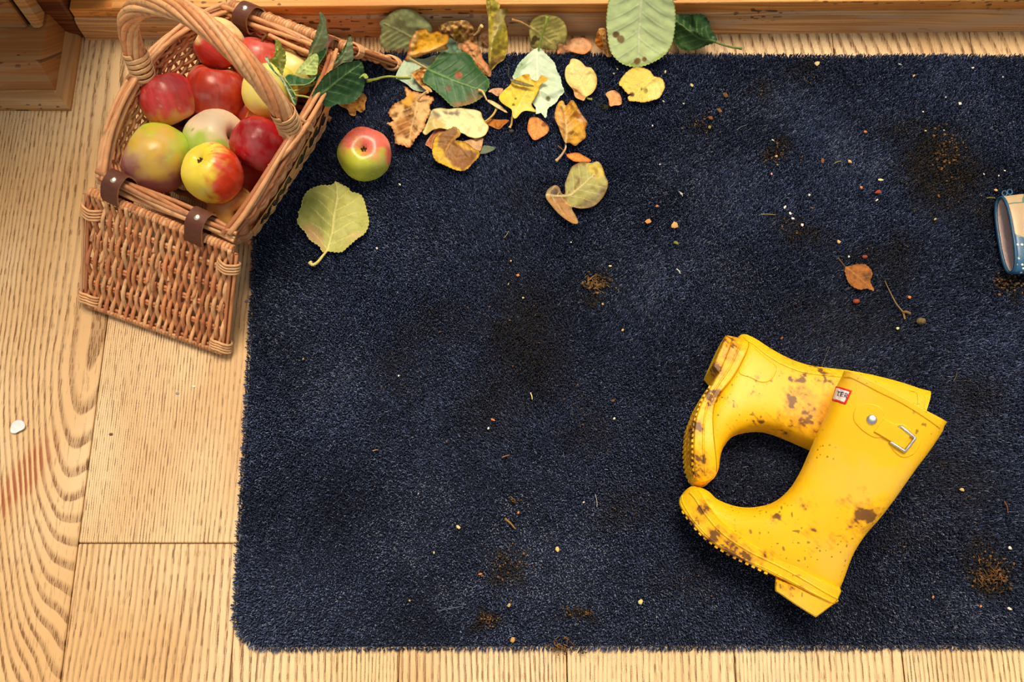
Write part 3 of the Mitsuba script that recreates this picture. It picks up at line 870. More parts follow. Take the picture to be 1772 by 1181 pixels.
def leaf_mesh(c, outline, rib=None, stem=None, z=.012, tilt=None, base=(150, 170, 80), tip=None, edge=None, vein=None, spots=(), regions=(), blot=0.25, curl=0.0, wave=0.004,
              serr=0.0, seed=1, step=2.0, smooth_edge=1, brown=0.0, fold=None, thick=0.0005, side2=None, cup=0.0):
    """One leaf from its traced outline. z: height of its lowest part; tilt: [(u, v, z)...] heights it passes through; curl: rise of the margins; wave: crumple; fold: [(line, width, height)]."""
    o = cr(c, outline)
    if smooth_edge:
        q = np.vstack([o, o[:1]])
        n_ = max(40, int(Polygon(o).length / 2.2))
        o = ccurve(o, 12)
        o = resample(np.vstack([o, o[:1]]), n_)[:-1]
    if serr:
        k = np.arange(len(o))
        t = np.roll(o, -1, 0) - np.roll(o, 1, 0)
        t /= np.linalg.norm(t, axis=1, keepdims=True) + 1e-9
        sgn = 1 if Polygon(o).exterior.is_ccw else -1
        o = o + np.stack([t[:, 1], -t[:, 0]], 1) * sgn * (((k % 3) / 2.0 - 0.5) * serr)[:, None]
    poly = Polygon(o).buffer(0)
    if poly.geom_type != 'Polygon':
        poly = max(poly.geoms, key=lambda g: g.area)
    ring = np.array(poly.exterior.coords)[:-1]
    x0, y0, x1, y1 = poly.bounds
    gx, gy = np.meshgrid(np.arange(x0, x1, step), np.arange(y0, y1, step * 0.87))
    gx = gx + (np.arange(gx.shape[0]) % 2)[:, None] * step / 2
    g = np.stack([gx.ravel(), gy.ravel()], 1)
    g = g[inpoly(poly.buffer(-step * 0.45), g)]
    xy = np.vstack([ring, g])
    tri = Delaunay(xy).simplices
    cen = xy[tri].mean(1)
    tri = tri[inpoly(poly, cen)]
    a = xy[tri]
    ar = (a[:, 1, 0] - a[:, 0, 0]) * (a[:, 2, 1] - a[:, 0, 1]) - (a[:, 1, 1] - a[:, 0, 1]) * (a[:, 2, 0] - a[:, 0, 0])
    tri[ar > 0] = tri[ar > 0][:, ::-1]
    tri = tri[np.abs(ar) > 1e-6]
    de = cKDTree(resample(np.vstack([ring, ring[:1]]), 900)).query(xy)[0]
    ctr = np.array(poly.representative_point().coords[0])
    size = math.sqrt(poly.area)
    # heights
    zz = np.full(len(xy), float(z))
    if tilt:
        t = np.asarray(tilt, float)
        if len(t) == 2:
            d = t[1, :2] - t[0, :2]
            s = ((xy - t[0, :2]) @ d) / (d @ d)
            zz = t[0, 2] + s * (t[1, 2] - t[0, 2])
        else:
            A_ = np.c_[t[:, :2], np.ones(len(t))]
            zz = np.c_[xy, np.ones(len(xy))] @ np.linalg.lstsq(A_, t[:, 2], rcond=None)[0]
    p3_ = np.c_[xy / size, np.full(len(xy), seed * 1.7)]
    zz = zz + wave * (fb(p3_, 2.2, seed) - 0.5) * 2 + wave * 0.45 * (fb(p3_, 6, seed + 3) - 0.5) * 2
    zz = zz + curl * np.exp(-de / (0.13 * size)) * (0.35 + 1.3 * nz(p3_, 1.5, seed + 8)) + cup * (np.linalg.norm(xy - ctr, axis=1) / size) ** 2
    vmask = np.zeros(len(xy)); rmask = np.zeros(len(xy)); par = np.zeros(len(xy)); sd = np.zeros(len(xy)); dist = np.zeros(len(xy))
    if rib is not None:
        r_ = cr(c, rib)
        r_ = curve(r_, 24) if len(r_) > 2 else r_
        dist, par, sd = segdist(xy, r_)
        ln = np.linalg.norm(np.diff(r_, axis=0), axis=1).sum()
        rmask = sstep(2.4, 0.6, dist / (1.25 - 0.75 * par))
        # side veins rise from the rib at about 45 degrees and arch towards the tip
        w = par * ln - dist * 0.85 + 0.0045 * dist ** 2
        sp_ = ln / 6.0
        off = np.where(sd > 0, 0.0, sp_ * 0.45)
        u_ = ((w + off) / sp_) % 1.0
        vmask = sstep(1.5, 0.4, np.abs(u_ - 0.5) * sp_) * (w > -sp_ * 0.3) * sstep(0.48 * size, 0.25 * size, dist)
        pu = np.abs(u_ - 0.5) * 2
        zz = zz + 0.0009 * rmask + 0.0005 * vmask - 0.0011 * (1 - pu) * 0 + 0.00028 * np.sin(u_ * 2 * np.pi) * sstep(2, 12, dist)
    if fold:
        for line, wd, hh in fold:
            fd, _, fs = segdist(xy, cr(c, line))
            zz = zz + hh * np.exp(-(fd / wd) ** 2)
    zz = np.maximum(zz, 0.0012 if tilt is None and z < 0.008 else 0.0093) if tilt is None else zz
    # colours
    col = np.tile(lin(base), (len(xy), 1))
    if side2 is not None:
        col[sd > 0] = lin(side2)
    if tip is not None:
        k = sstep(0.2, 0.95, par + 0.4 * (fb(p3_, 2.5, seed + 6) - 0.5))[:, None]
        col = col * (1 - k) + lin(tip) * k
    for pts, cc, soft in regions:
        rp = Polygon(cr(c, pts)).buffer(0)
        ins = inpoly(rp, xy)
        dd = cKDTree(resample(np.vstack([np.array(rp.exterior.coords)]), 300)).query(xy)[0] * np.where(ins, 1, -1)
        k = sstep(-soft, soft, dd + soft * 1.6 * (fb(p3_, 7, seed + 4) - 0.5) * 2)[:, None]
        col = col * (1 - k) + lin(cc) * k
    if edge is not None:
        ec, ew = edge
        k = sstep(ew, 0, de + ew * 1.2 * (fb(p3_, 4, seed + 5) - 0.5))[:, None]
        col = col * (1 - k) + lin(ec) * k
    b1 = fb(p3_, 3.2, seed + 1)[:, None]
    col = col * (1 + blot * 2 * (b1 - 0.5))
    b2 = fb(p3_, 14, seed + 2)[:, None]
    col = col * (1 + blot * 0.8 * (b2 - 0.5) * 2)
    if brown:
        k = (sstep(0.62 - 0.2 * brown, 0.70, fb(p3_, 6.0, seed + 12)) * min(1, brown * 1.3))[:, None]
        col = col * (1 - k) + lin(112, 72, 34) * k
    vc_ = lin(vein) if vein is not None else lin(base) * 1.5 + 0.05
    k = np.clip(rmask + 0.6 * vmask, 0, 1)[:, None] * 0.8
    col = col * (1 - k) + vc_ * k
    for u, v, r, cc in spots:
        q = cr(c, [(u, v)])[0]
        rr = r / CR[c][2]
        k = sstep(1.15, 0.8, np.linalg.norm(xy - q, axis=1) / rr + 0.6 * (fb(p3_, 12, seed + 7) - 0.5))[:, None]
        col = col * (1 - k) + lin(cc) * k
    top = P(xy[:, 0], xy[:, 1], zz)
    fn = np.cross(top[tri[:, 1]] - top[tri[:, 0]], top[tri[:, 2]] - top[tri[:, 0]])
    nn = np.zeros_like(top)
    for j in range(3):
        np.add.at(nn, tri[:, j], fn)
    if nn[:, 2].sum() < 0:
        tri = tri[:, ::-1]; nn = -nn
    nn /= np.linalg.norm(nn, axis=1, keepdims=True) + 1e-12
    bot = top - nn * thick
    N = len(xy)
    nr = len(ring)
    k = np.arange(nr)
    k2 = (k + 1) % nr
    rim = np.vstack([np.stack([k, k2, k2 + N], 1), np.stack([k, k2 + N, k + N], 1)])
    V = np.vstack([top, bot])
    Fc = np.vstack([tri, tri[:, ::-1] + N, rim])
    return V, Fc, np.clip(np.vstack([col, col * 0.9]), 0.002, 0.95), zz, xy


def leaf(label, c, outline, name='fallen_leaf', cat='leaf', group=None, stem=None, stem_z=None, stem_col=(196, 176, 120), stem_r=0.0011, stem_r1=None, parent=None, part_name='leaf', matl='mat_leaf', **kw):
    if matl == 'mat_dry':
        kw['wave'] = kw.get('wave', .004) * 1.35
        kw['blot'] = kw.get('blot', .25) + .12
        kw['brown'] = min(1, kw.get('brown', 0) + .15)
    V, Fc, col, zz, xy = leaf_mesh(c, outline, **kw)
    sh = mikit.ply((V, Fc), matl, smooth=True, color=col)
    if parent is None:
        key = thing(name, label, cat, group)
        part(key, 'blade', sh)
    else:
        key = part(parent, part_name, sh, label)
    if stem is not None:
        s = cr(c, stem)
        z0 = zz[np.argmin(np.linalg.norm(xy - s[0], axis=1))] + 0.0006
        zs = np.linspace(0, 1, len(s))
        zt = np.asarray(stem_z, float) if stem_z is not None else z0 + (max(0.0105, z0 - 0.01) - z0) * zs
        q = curve(P(s[:, 0], s[:, 1], zt), 26)
        rr = np.linspace(stem_r, stem_r1 or stem_r * 1.5, 26)
        rr[-3:] *= 1.25
        v, f = tube(q, rr, 7)
        sc_ = lin(stem_col) * (0.85 + 0.3 * nz(v, 300, 5)[:, None])
        part(key, 'stalk', mikit.ply((v, f), matl, smooth=True, color=sc_), 'leaf stalk')
    return key


Z1 = 0.0105      # a leaf lying on the pile
leaf('large round grey-green leaf leaning on the threshold beyond the far lid of the basket', 'A',
     [(95, 230), (160, 180), (230, 125), (330, 92), (420, 100), (500, 140), (570, 200), (620, 250), (640, 310), (560, 360), (500, 420), (400, 520), (330, 490), (240, 515), (140, 490), (105, 430), (100, 380), (115, 290)],
     rib=[(470, 410), (410, 375), (300, 315), (150, 245)], tilt=[(700, 84, .014), (700, 16, .062)], base=(146, 160, 110), vein=(176, 176, 124), edge=((104, 112, 76), 5), wave=.004, seed=3)
leaf('round olive yellow leaf leaning on the threshold, its long pale stalk pointing left', 'C',
     [(330, 280), (350, 210), (410, 165), (500, 145), (580, 155), (650, 185), (700, 240), (720, 320), (715, 390), (690, 450), (640, 445), (612, 468), (620, 500), (540, 512), (450, 500), (360, 490), (340, 430), (330, 350)],
     rib=[(330, 275), (400, 320), (480, 385), (560, 450)], tilt=[(950, 82, .016), (950, 25, .056)], base=(190, 180, 100), vein=(204, 188, 116), edge=((120, 96, 46), 3), brown=.25, spots=[(390, 395, 34, (84, 66, 34)), (370, 440, 22, (96, 76, 40)), (430, 400, 20, (96, 76, 40))],
     stem=[(345, 285), (290, 250), (230, 222), (150, 203)], stem_z=[.050, .056, .060, .064], stem_col=(176, 132, 78), stem_r=.0012, wave=.003, seed=4)
leaf('dark green folded leaf lying against the threshold at the right of the big pale leaf', 'M',
     [(1163, 30), (1178, 25), (1195, 26), (1215, 25), (1226, 36), (1230, 50), (1238, 62), (1240, 72), (1225, 78), (1205, 86), (1185, 87), (1172, 80), (1164, 66)],
     rib=[(1238, 72), (1210, 66), (1180, 44), (1168, 34)], tilt=[(1200, 86, .013), (1200, 25, .050)], base=(60, 96, 42), side2=(40, 74, 36), vein=(110, 140, 74), stem=[(1237, 73), (1252, 78), (1268, 82), (1284, 84)], stem_z=[.020, .016, .013, .012], stem_col=(104, 128, 62), fold=[([(1166, 36), (1190, 52), (1236, 72)], 7, .006), ([(1200, 26), (1210, 62)], 5, .006)], wave=.006, serr=1.4, seed=6)
leaf('curled golden brown leaf with a pale fold, over the round grey-green one', 'A',
     [(322, 645), (365, 590), (395, 500), (408, 420), (450, 340), (480, 312), (540, 300), (575, 285), (600, 330), (650, 330), (700, 318), (745, 350), (790, 348), (808, 380), (795, 430), (780, 470), (800, 500), (730, 520), (640, 535), (560, 560), (480, 590), (420, 592), (350, 636)],
     tilt=[(715, 108, .018), (735, 50, .046)], base=(206, 158, 40), regions=[([(400, 400), (480, 312), (490, 400), (440, 480), (420, 590), (360, 620)], (232, 196, 136), 4), ([(420, 600), (450, 540), (560, 520), (700, 470), (800, 440), (800, 505), (640, 540)], (224, 176, 104), 4)], edge=((170, 96, 36), 4), fold=[([(440, 560), (600, 520), (790, 450)], 5, .007), ([(470, 330), (440, 500)], 5, .006)], brown=.25, wave=.006, seed=7, matl='mat_dry')
leaf('small teal green leaf wedged between the golden curled leaf and the big dark green one', 'A',
     [(690, 590), (760, 470), (800, 392), (845, 400), (890, 450), (905, 500), (960, 530), (900, 610), (700, 640)], z=.020, base=(92, 128, 100), wave=.003, seed=8)
leaf('crumpled tan and brown leaf near the threshold, left of the upright yellow one', 'A',
     [(700, 262), (742, 250), (800, 225), (870, 215), (960, 206), (1010, 225), (1050, 270), (1066, 320), (1062, 360), (1100, 428), (1060, 440), (1000, 420), (940, 440), (890, 428), (850, 380), (800, 340), (760, 352), (712, 310)],
     tilt=[(800, 75, .022), (800, 35, .052)], base=(206, 166, 100), regions=[([(850, 330), (930, 300), (935, 430), (870, 420)], (206, 160, 46), 4), ([(940, 300), (1010, 260), (1060, 400), (980, 400)], (130, 92, 48), 6)], edge=((214, 186, 130), 3), brown=.8, wave=.009, fold=[([(720, 260), (745, 340)], 4, .008), ([(930, 220), (960, 420)], 5, .006)], stem=[(1062, 362), (1085, 345), (1110, 320), (1125, 285), (1145, 264)], stem_z=[.034, .038, .044, .050, .054], stem_col=(222, 192, 136), stem_r=.0010, stem_r1=.0022, seed=9, matl='mat_dry')
leaf('long pinkish brown dry leaf running down beside the big dark green one', 'A',
     [(945, 440), (1000, 420), (1060, 430), (1110, 470), (1140, 540), (1160, 608), (1232, 690), (1238, 782), (1180, 762), (1120, 692), (1060, 625), (1000, 545), (945, 505)], tilt=[(840, 130, .012), (805, 72, .026)], base=(212, 156, 106), edge=((190, 120, 70), 4), brown=.35, wave=.004, fold=[([(1000, 440), (1200, 740)], 4, .004)], seed=10, matl='mat_dry')
leaf('pale teal leaf under the big dark green one, its long green stalk reaching the basket', 'A',
     [(262, 785), (318, 665), (380, 588), (470, 596), (560, 600), (665, 565), (690, 620), (640, 720), (620, 830), (650, 900), (560, 936), (450, 920), (380, 862), (305, 820)], rib=[(300, 795), (420, 760), (560, 720)], z=.014, base=(172, 198, 170), vein=(196, 206, 166), stem=[(420, 792), (300, 790), (200, 782), (120, 792), (60, 810), (-30, 826)], stem_z=[.016, .017, .022, .028, .034, .040], stem_col=(170, 184, 84), stem_r=.0012, stem_r1=.0020, wave=.002, seed=11)
leaf('curly dry brown scrap in front of the pale teal leaf', 'A',
     [(425, 760), (470, 720), (530, 690), (572, 702), (575, 750), (542, 800), (560, 860), (612, 900), (640, 940), (590, 932), (530, 882), (470, 820)], z=.022, base=(192, 136, 66), edge=((222, 182, 120), 5), brown=.5, wave=.007, seed=12, matl='mat_dry', name='leaf_scrap')
leaf('big dark green leaf with a rust spot and a browned edge', 'A',
     [(540, 822), (590, 702), (650, 640), (700, 562), (760, 532), (850, 545), (950, 525), (1020, 560), (1060, 610), (1085, 660), (1140, 720), (1180, 770), (1215, 810), (1222, 870), (1190, 930), (1150, 990), (1060, 1050), (960, 1080), (860, 1095), (800, 1050), (740, 990), (670, 930), (600, 872)],
     rib=[(585, 705), (720, 765), (880, 830), (1040, 888), (1180, 930)], tilt=[(735, 120, .024), (850, 145, .020), (780, 185, .014)], base=(46, 92, 48), side2=(52, 100, 58), vein=(122, 160, 92), regions=[([(860, 1060), (980, 1050), (1090, 985), (1150, 960), (1170, 1000), (1060, 1060), (870, 1100)], (142, 96, 54), 5), ([(980, 1020), (1010, 960), (1100, 920), (1150, 950), (1060, 1010)], (96, 92, 56), 5)],
     spots=[(905, 770, 40, (150, 82, 44)), (800, 905, 34, (104, 88, 60))], edge=((120, 140, 60), 1.6), stem=[(585, 702), (520, 665), (460, 630), (400, 598)], stem_z=[.026, .030, .034, .038], stem_col=(190, 176, 112), stem_r=.0013, serr=1.2, wave=.003, curl=.003, blot=.18, seed=13)
leaf('torn brown and tan dry leaf lying on the mat right of the loose apple', 'B',
     [(165, 492), (240, 470), (215, 430), (190, 380), (240, 302), (330, 252), (372, 215), (355, 112), (420, 160), (480, 170), (560, 200), (655, 236), (612, 310), (620, 360), (600, 420), (570, 470), (562, 530), (510, 600), (460, 660), (440, 700), (398, 740), (350, 720), (265, 700), (255, 640), (235, 560), (205, 512)],
     rib=[(490, 262), (460, 400), (420, 560), (400, 700)], z=.017, base=(220, 180, 122), edge=((176, 108, 50), 4), vein=(232, 196, 134), brown=.6, regions=[([(260, 300), (420, 180), (470, 230), (380, 330)], (214, 160, 60), 6), ([(250, 480), (420, 400), (440, 600), (290, 620)], (172, 116, 60), 8)], stem=[(490, 262), (520, 220), (555, 190), (592, 170)], stem_z=[.020, .026, .030, .034], stem_col=(226, 186, 130), stem_r=.0014, stem_r1=.0020, wave=.007, curl=.003, serr=1.5, seed=14, matl='mat_dry')
leaf('pinkish brown dry leaf half under the cream one', 'B',
     [(568, 702), (640, 590), (682, 545), (780, 540), (820, 580), (700, 620), (650, 660), (638, 752), (600, 732)], z=.011, base=(176, 112, 76), edge=((198, 142, 96), 3), wave=.003, seed=15, matl='mat_dry')
leaf('pale yellow-cream leaf with grey blotches, above the brown-patched yellow one', 'B',
     [(555, 605), (540, 570), (590, 470), (606, 400), (640, 352), (720, 335), (800, 345), (900, 335), (1000, 345), (1080, 355), (1136, 380), (1150, 430), (1190, 490), (1216, 530), (1200, 580), (1170, 620), (1090, 645), (1010, 630), (960, 600), (880, 580), (800, 560), (720, 542), (640, 562), (580, 607)],
     rib=[(1165, 482), (1050, 500), (900, 525), (740, 480)], z=.015, base=(240, 230, 168), vein=(246, 230, 176), regions=[([(555, 605), (600, 440), (660, 400), (665, 540), (590, 606)], (196, 182, 96), 5), ([(650, 560), (640, 440), (760, 440), (780, 540), (700, 550)], (220, 182, 110), 6), ([(610, 350), (680, 370), (730, 420), (660, 410)], (120, 112, 86), 4), ([(750, 370), (800, 385), (850, 380), (890, 365), (915, 385), (900, 420), (860, 405), (770, 400)], (122, 108, 92), 3)], edge=((168, 150, 70), 2), stem=[(1165, 482), (1215, 450), (1265, 400), (1300, 335)], stem_z=[.017, .018, .017, .014], stem_col=(204, 172, 96), brown=.2, wave=.004, curl=.002, seed=16)
leaf('pinkish scrap of dry leaf sticking out behind the brown-patched yellow leaf', 'B',
     [(920, 690), (980, 670), (1060, 650), (1152, 640), (1160, 660), (1130, 772), (1060, 780), (980, 720)], z=.013, base=(216, 174, 128), edge=((186, 130, 84), 3), wave=.003, seed=17, matl='mat_dry', name='leaf_scrap')
leaf('yellow leaf with a large brown patch, nearest of the heap to the mat centre', 'B',
     [(640, 722), (665, 640), (710, 592), (770, 570), (822, 545), (870, 528), (920, 570), (922, 620), (872, 660), (930, 672), (1000, 700), (1060, 750), (1120, 780), (1112, 840), (1050, 902), (1000, 960), (930, 980), (850, 962), (760, 920), (680, 880), (640, 812)],
     rib=[(900, 600), (830, 680), (760, 800), (720, 880)], z=.018, base=(216, 172, 40), regions=[([(690, 620), (800, 550), (900, 540), (930, 620), (870, 680), (1000, 760), (1120, 790), (1050, 900), (950, 975), (890, 960), (800, 880), (760, 840), (770, 780), (700, 720)], (138, 92, 42), 3), ([(900, 690), (980, 700), (1040, 750), (1000, 770), (930, 740)], (206, 150, 44), 4)], edge=((150, 112, 36), 1.5), vein=(180, 136, 60), brown=.3, wave=.004, curl=.002, blot=.3, serr=.8, seed=18)
leaf('small grey-green leaf scrap beside the brown-patched yellow leaf', 'B', [(1125, 792), (1160, 722), (1230, 726), (1282, 742), (1262, 770), (1190, 800), (1132, 806)], z=.011, base=(88, 106, 78), wave=.001, seed=19, name='leaf_scrap')
leaf('yellow leaf curled lengthwise, standing upright against the threshold', 'A',
     [(1190, 0), (1240, -8), (1300, 15), (1330, 50), (1322, 90), (1380, 88), (1407, 100), (1402, 140), (1372, 190), (1390, 250), (1405, 330), (1410, 480), (1392, 560), (1372, 610), (1310, 650), (1272, 690), (1238, 722), (1215, 650), (1210, 560), (1215, 430), (1210, 300), (1210, 190), (1196, 100)],
     rib=[(1225, 690), (1225, 430), (1222, 200), (1215, 20)], tilt=[(855, 118, .012), (855, 0, .080)], base=(206, 188, 62), regions=[([(1270, 100), (1322, 88), (1400, 96), (1372, 180), (1340, 280), (1260, 420), (1225, 560), (1240, 420), (1270, 300)], (226, 214, 140), 3), ([(1180, -10), (1330, -10), (1330, 70), (1280, 150), (1230, 120)], (150, 142, 50), 5), ([(1215, 600), (1380, 590), (1300, 660), (1230, 720)], (152, 112, 60), 5)], edge=((196, 180, 80), 2), fold=[([(1325, 90), (1330, 250), (1250, 430), (1225, 650)], 4, .010), ([(1390, 110), (1400, 500)], 4, -.006)], brown=.45, vein=(206, 190, 96), wave=.004, seed=20)  # first pale region is a painted highlight strip along the curl
leaf('pinkish brown leaf scrap behind the upright yellow leaf', 'A', [(1122, 362), (1200, 310), (1214, 400), (1212, 472), (1170, 450), (1135, 405)], tilt=[(840, 78, .006), (840, 54, .022)], base=(196, 146, 100), wave=.002, seed=21, matl='mat_dry', name='leaf_scrap')
leaf('pale mint green leaf, its green stalk pointing at the threshold, under the bright yellow leaf', 'C',
     [(162, 802), (180, 740), (222, 650), (300, 570), (380, 502), (440, 490), (480, 530), (542, 590), (592, 650), (612, 720), (650, 790), (662, 860), (688, 938), (640, 990), (612, 1040), (560, 1082), (520, 1112), (500, 1206), (450, 1155), (400, 1165), (390, 1090), (300, 1000), (240, 900)],
     rib=[(410, 520), (412, 680), (420, 820), (440, 960), (462, 1100)], tilt=[(935, 84, .018), (935, 190, .012)], base=(200, 224, 194), vein=(240, 246, 222), regions=[([(165, 800), (230, 660), (330, 590), (300, 700), (220, 800)], (152, 184, 142), 8)], fold=[([(640, 900), (520, 960), (440, 900)], 9, .006)], spots=[(520, 1010, 26, (112, 112, 66)), (250, 660, 14, (140, 140, 90))], stem=[(425, 510), (440, 430), (470, 330), (500, 240), (512, 165)], stem_z=[.022, .032, .044, .056, .062], stem_col=(150, 168, 74), stem_r=.0014, wave=.004, curl=.002, blot=.12, serr=.8, seed=22)
leaf('bright yellow leaf lying over the pale mint green one', 'C',
     [(20, 1002), (40, 950), (130, 870), (160, 820), (222, 790), (270, 765), (330, 760), (342, 800), (400, 830), (440, 790), (452, 768), (500, 790), (522, 812), (440, 870), (420, 930), (380, 1010), (352, 1072), (400, 1142), (300, 1130), (250, 1150), (190, 1212), (160, 1190), (150, 1120), (90, 1080), (40, 1042)],
     rib=[(170, 1190), (240, 1040), (320, 900), (330, 790)], z=.023, base=(236, 198, 62), regions=[([(270, 770), (340, 760), (330, 830), (280, 820)], (222, 156, 40), 5), ([(440, 790), (520, 790), (440, 870)], (222, 160, 50), 4), ([(150, 1120), (380, 1010), (400, 1140), (190, 1212)], (230, 212, 112), 8)], edge=((226, 176, 60), 2), vein=(244, 220, 112), brown=.15, spots=[(190, 1010, 12, (110, 84, 30)), (170, 1070, 16, (120, 92, 36))], wave=.006, curl=.003, blot=.15, seed=23)
leaf('thin olive leaf sliver on the bright yellow leaf', 'C', [(135, 808), (200, 818), (290, 848), (378, 880), (320, 884), (230, 866), (160, 842)], z=.031, base=(112, 104, 52), wave=.002, seed=24, name='leaf_scrap', stem=[(140, 812), (115, 770), (120, 700), (100, 660)], stem_z=[.031, .027, .022, .016], stem_col=(70, 66, 52), stem_r=.0005)
leaf('small cream curled leaf with a crooked stalk, left of the bright yellow leaf', 'B', [(1190, 256), (1230, 254), (1300, 288), (1360, 330), (1407, 386), (1330, 352), (1262, 312)], z=.020, base=(236, 218, 164), edge=((206, 170, 90), 2), wave=.003, seed=25, stem=[(1195, 258), (1172, 205), (1150, 168), (1114, 154)], stem_z=[.022, .026, .026, .024], stem_col=(222, 196, 130), stem_r=.0012)
leaf('pink dry leaf scrap between the dark green leaf and the bright yellow one', 'B', [(1210, 166), (1270, 135), (1362, 140), (1330, 196), (1302, 216), (1250, 182)], z=.018, base=(214, 164, 122), wave=.003, seed=26, matl='mat_dry', name='leaf_scrap')
leaf('orange-brown leaf scrap under the small cream curled leaf', 'B', [(1180, 492), (1230, 450), (1300, 455), (1422, 460), (1372, 510), (1322, 555), (1252, 530)], z=.012, base=(184, 112, 42), wave=.002, brown=.3, seed=27, matl='mat_dry', name='leaf_scrap', stem=[(1460, 380), (1455, 440), (1448, 500), (1428, 542)], stem_z=[.020, .016, .014, .012], stem_col=(206, 170, 90))
leaf('pale yellow oval leaf with a brown turned edge, right of the mint green leaf', 'C',
     [(695, 732), (710, 680), (740, 650), (760, 602), (830, 610), (880, 650), (910, 682), (960, 690), (1000, 740), (1020, 800), (1016, 870), (990, 930), (950, 970), (912, 990), (890, 1030), (862, 1022), (800, 990), (780, 922), (720, 850), (698, 790)],
     rib=[(910, 985), (870, 890), (820, 760), (780, 640)], z=.016, base=(228, 210, 132), regions=[([(700, 760), (740, 840), (860, 930), (910, 985), (880, 1030), (800, 990), (770, 900)], (206, 150, 82), 3)], edge=((214, 172, 84), 2), fold=[([(720, 830), (860, 950)], 4, .004)], vein=(236, 222, 150), wave=.005, curl=.003, blot=.15, seed=28, stem=[(915, 985), (930, 1010), (970, 1016)], stem_z=[.016, .014, .012], stem_col=(150, 162, 70))
leaf('round yellow leaf on the mat under the big pale upright leaf', 'C',
     [(1245, 862), (1270, 800), (1330, 732), (1400, 690), (1480, 690), (1560, 720), (1608, 780), (1660, 790), (1700, 820), (1716, 890), (1690, 950), (1660, 1000), (1600, 1022), (1500, 1046), (1420, 1036), (1350, 1030), (1340, 986), (1390, 970), (1342, 960), (1310, 930), (1280, 890)],
     rib=[(1620, 790), (1540, 860), (1450, 930), (1360, 1010)], z=.015, base=(216, 196, 84), regions=[([(1560, 830), (1640, 780), (1715, 880), (1640, 1000), (1540, 1000)], (234, 214, 128), 8)], edge=((186, 146, 60), 2), spots=[(1380, 966, 26, (96, 60, 30)), (1520, 930, 24, (150, 132, 50)), (1480, 910, 14, (140, 120, 46))], vein=(226, 206, 110), wave=.004, curl=.002, blot=.12, brown=.1, seed=29, serr=.6)
leaf('small peach coloured leaf scrap beside a tuft of moss', 'C', [(1112, 962), (1150, 930), (1200, 925), (1250, 960), (1272, 1010), (1266, 1066), (1200, 1076), (1155, 1082), (1140, 1010)], z=.014, base=(222, 160, 104), wave=.002, curl=.002, seed=30, matl='mat_dry', name='leaf_scrap')
leaf('small peach orange leaf below the mint green one', 'D', [(260, 312), (280, 220), (340, 212), (400, 250), (442, 300), (426, 350), (380, 380), (320, 407), (285, 370)], rib=[(350, 215), (345, 300), (320, 400)], z=.013, base=(220, 150, 82), edge=((196, 116, 56), 3), spots=[(400, 275, 22, (150, 96, 50))], vein=(226, 166, 100), wave=.002, curl=.002, seed=31, matl='mat_dry')
leaf('largest pale green leaf, standing against the threshold', 'M',
     [(1049, 40), (1051, 15), (1056, -6), (1072, -24), (1100, -32), (1130, -30), (1155, -18), (1166, 4), (1169, 25), (1168, 48), (1163, 75), (1150, 95), (1130, 108), (1105, 116), (1080, 112), (1062, 98), (1054, 80), (1051, 58)],
     rib=[(1112, -30), (1108, 20), (1105, 70), (1104, 112)], tilt=[(1105, 116, .012), (1105, 0, .080)], base=(204, 228, 164), vein=(238, 246, 208), regions=[([(1062, 96), (1080, 106), (1105, 110), (1130, 102), (1150, 92), (1130, 112), (1080, 114)], (166, 192, 92), 4)], edge=((166, 186, 100), 2), spots=[(1066, 60, 6, (120, 96, 60)), (1074, 68, 7, (140, 124, 76)), (1103, 106, 6, (132, 104, 58)), (1115, 103, 4, (140, 112, 66))], wave=.003, curl=.0025, blot=.12, serr=1.6, seed=32)
leaf('orange dry leaf left of the largest pale green leaf', 'C', [(1005, 432), (1012, 370), (1036, 310), (1058, 350), (1085, 430), (1094, 512), (1030, 482)], tilt=[(1040, 85, .014), (1040, 55, .032)], base=(208, 128, 40), wave=.003, seed=33, matl='mat_dry')
leaf('rolled brown dry leaf against the edge of the largest pale green leaf', 'C', [(1036, 302), (1100, 290), (1116, 340), (1112, 400), (1140, 450), (1152, 510), (1172, 572), (1130, 582), (1096, 542), (1090, 500), (1075, 410)], tilt=[(1050, 95, .014), (1045, 50, .040)], base=(196, 142, 74), edge=((224, 176, 112), 3), fold=[([(1070, 310), (1140, 560)], 5, .006)], brown=.3, wave=.004, seed=34, matl='mat_dry')
leaf('flat pinkish peach leaf between the mat and the threshold', 'C', [(617, 500), (640, 470), (740, 450), (760, 402), (840, 382), (920, 395), (962, 430), (972, 490), (932, 530), (882, 556), (800, 540), (720, 522), (660, 526), (622, 556)], z=.012, base=(220, 160, 112), regions=[([(740, 470), (770, 400), (900, 395), (960, 450), (860, 490)], (226, 176, 132), 4)], edge=((190, 116, 66), 3), wave=.003, seed=35, matl='mat_dry')
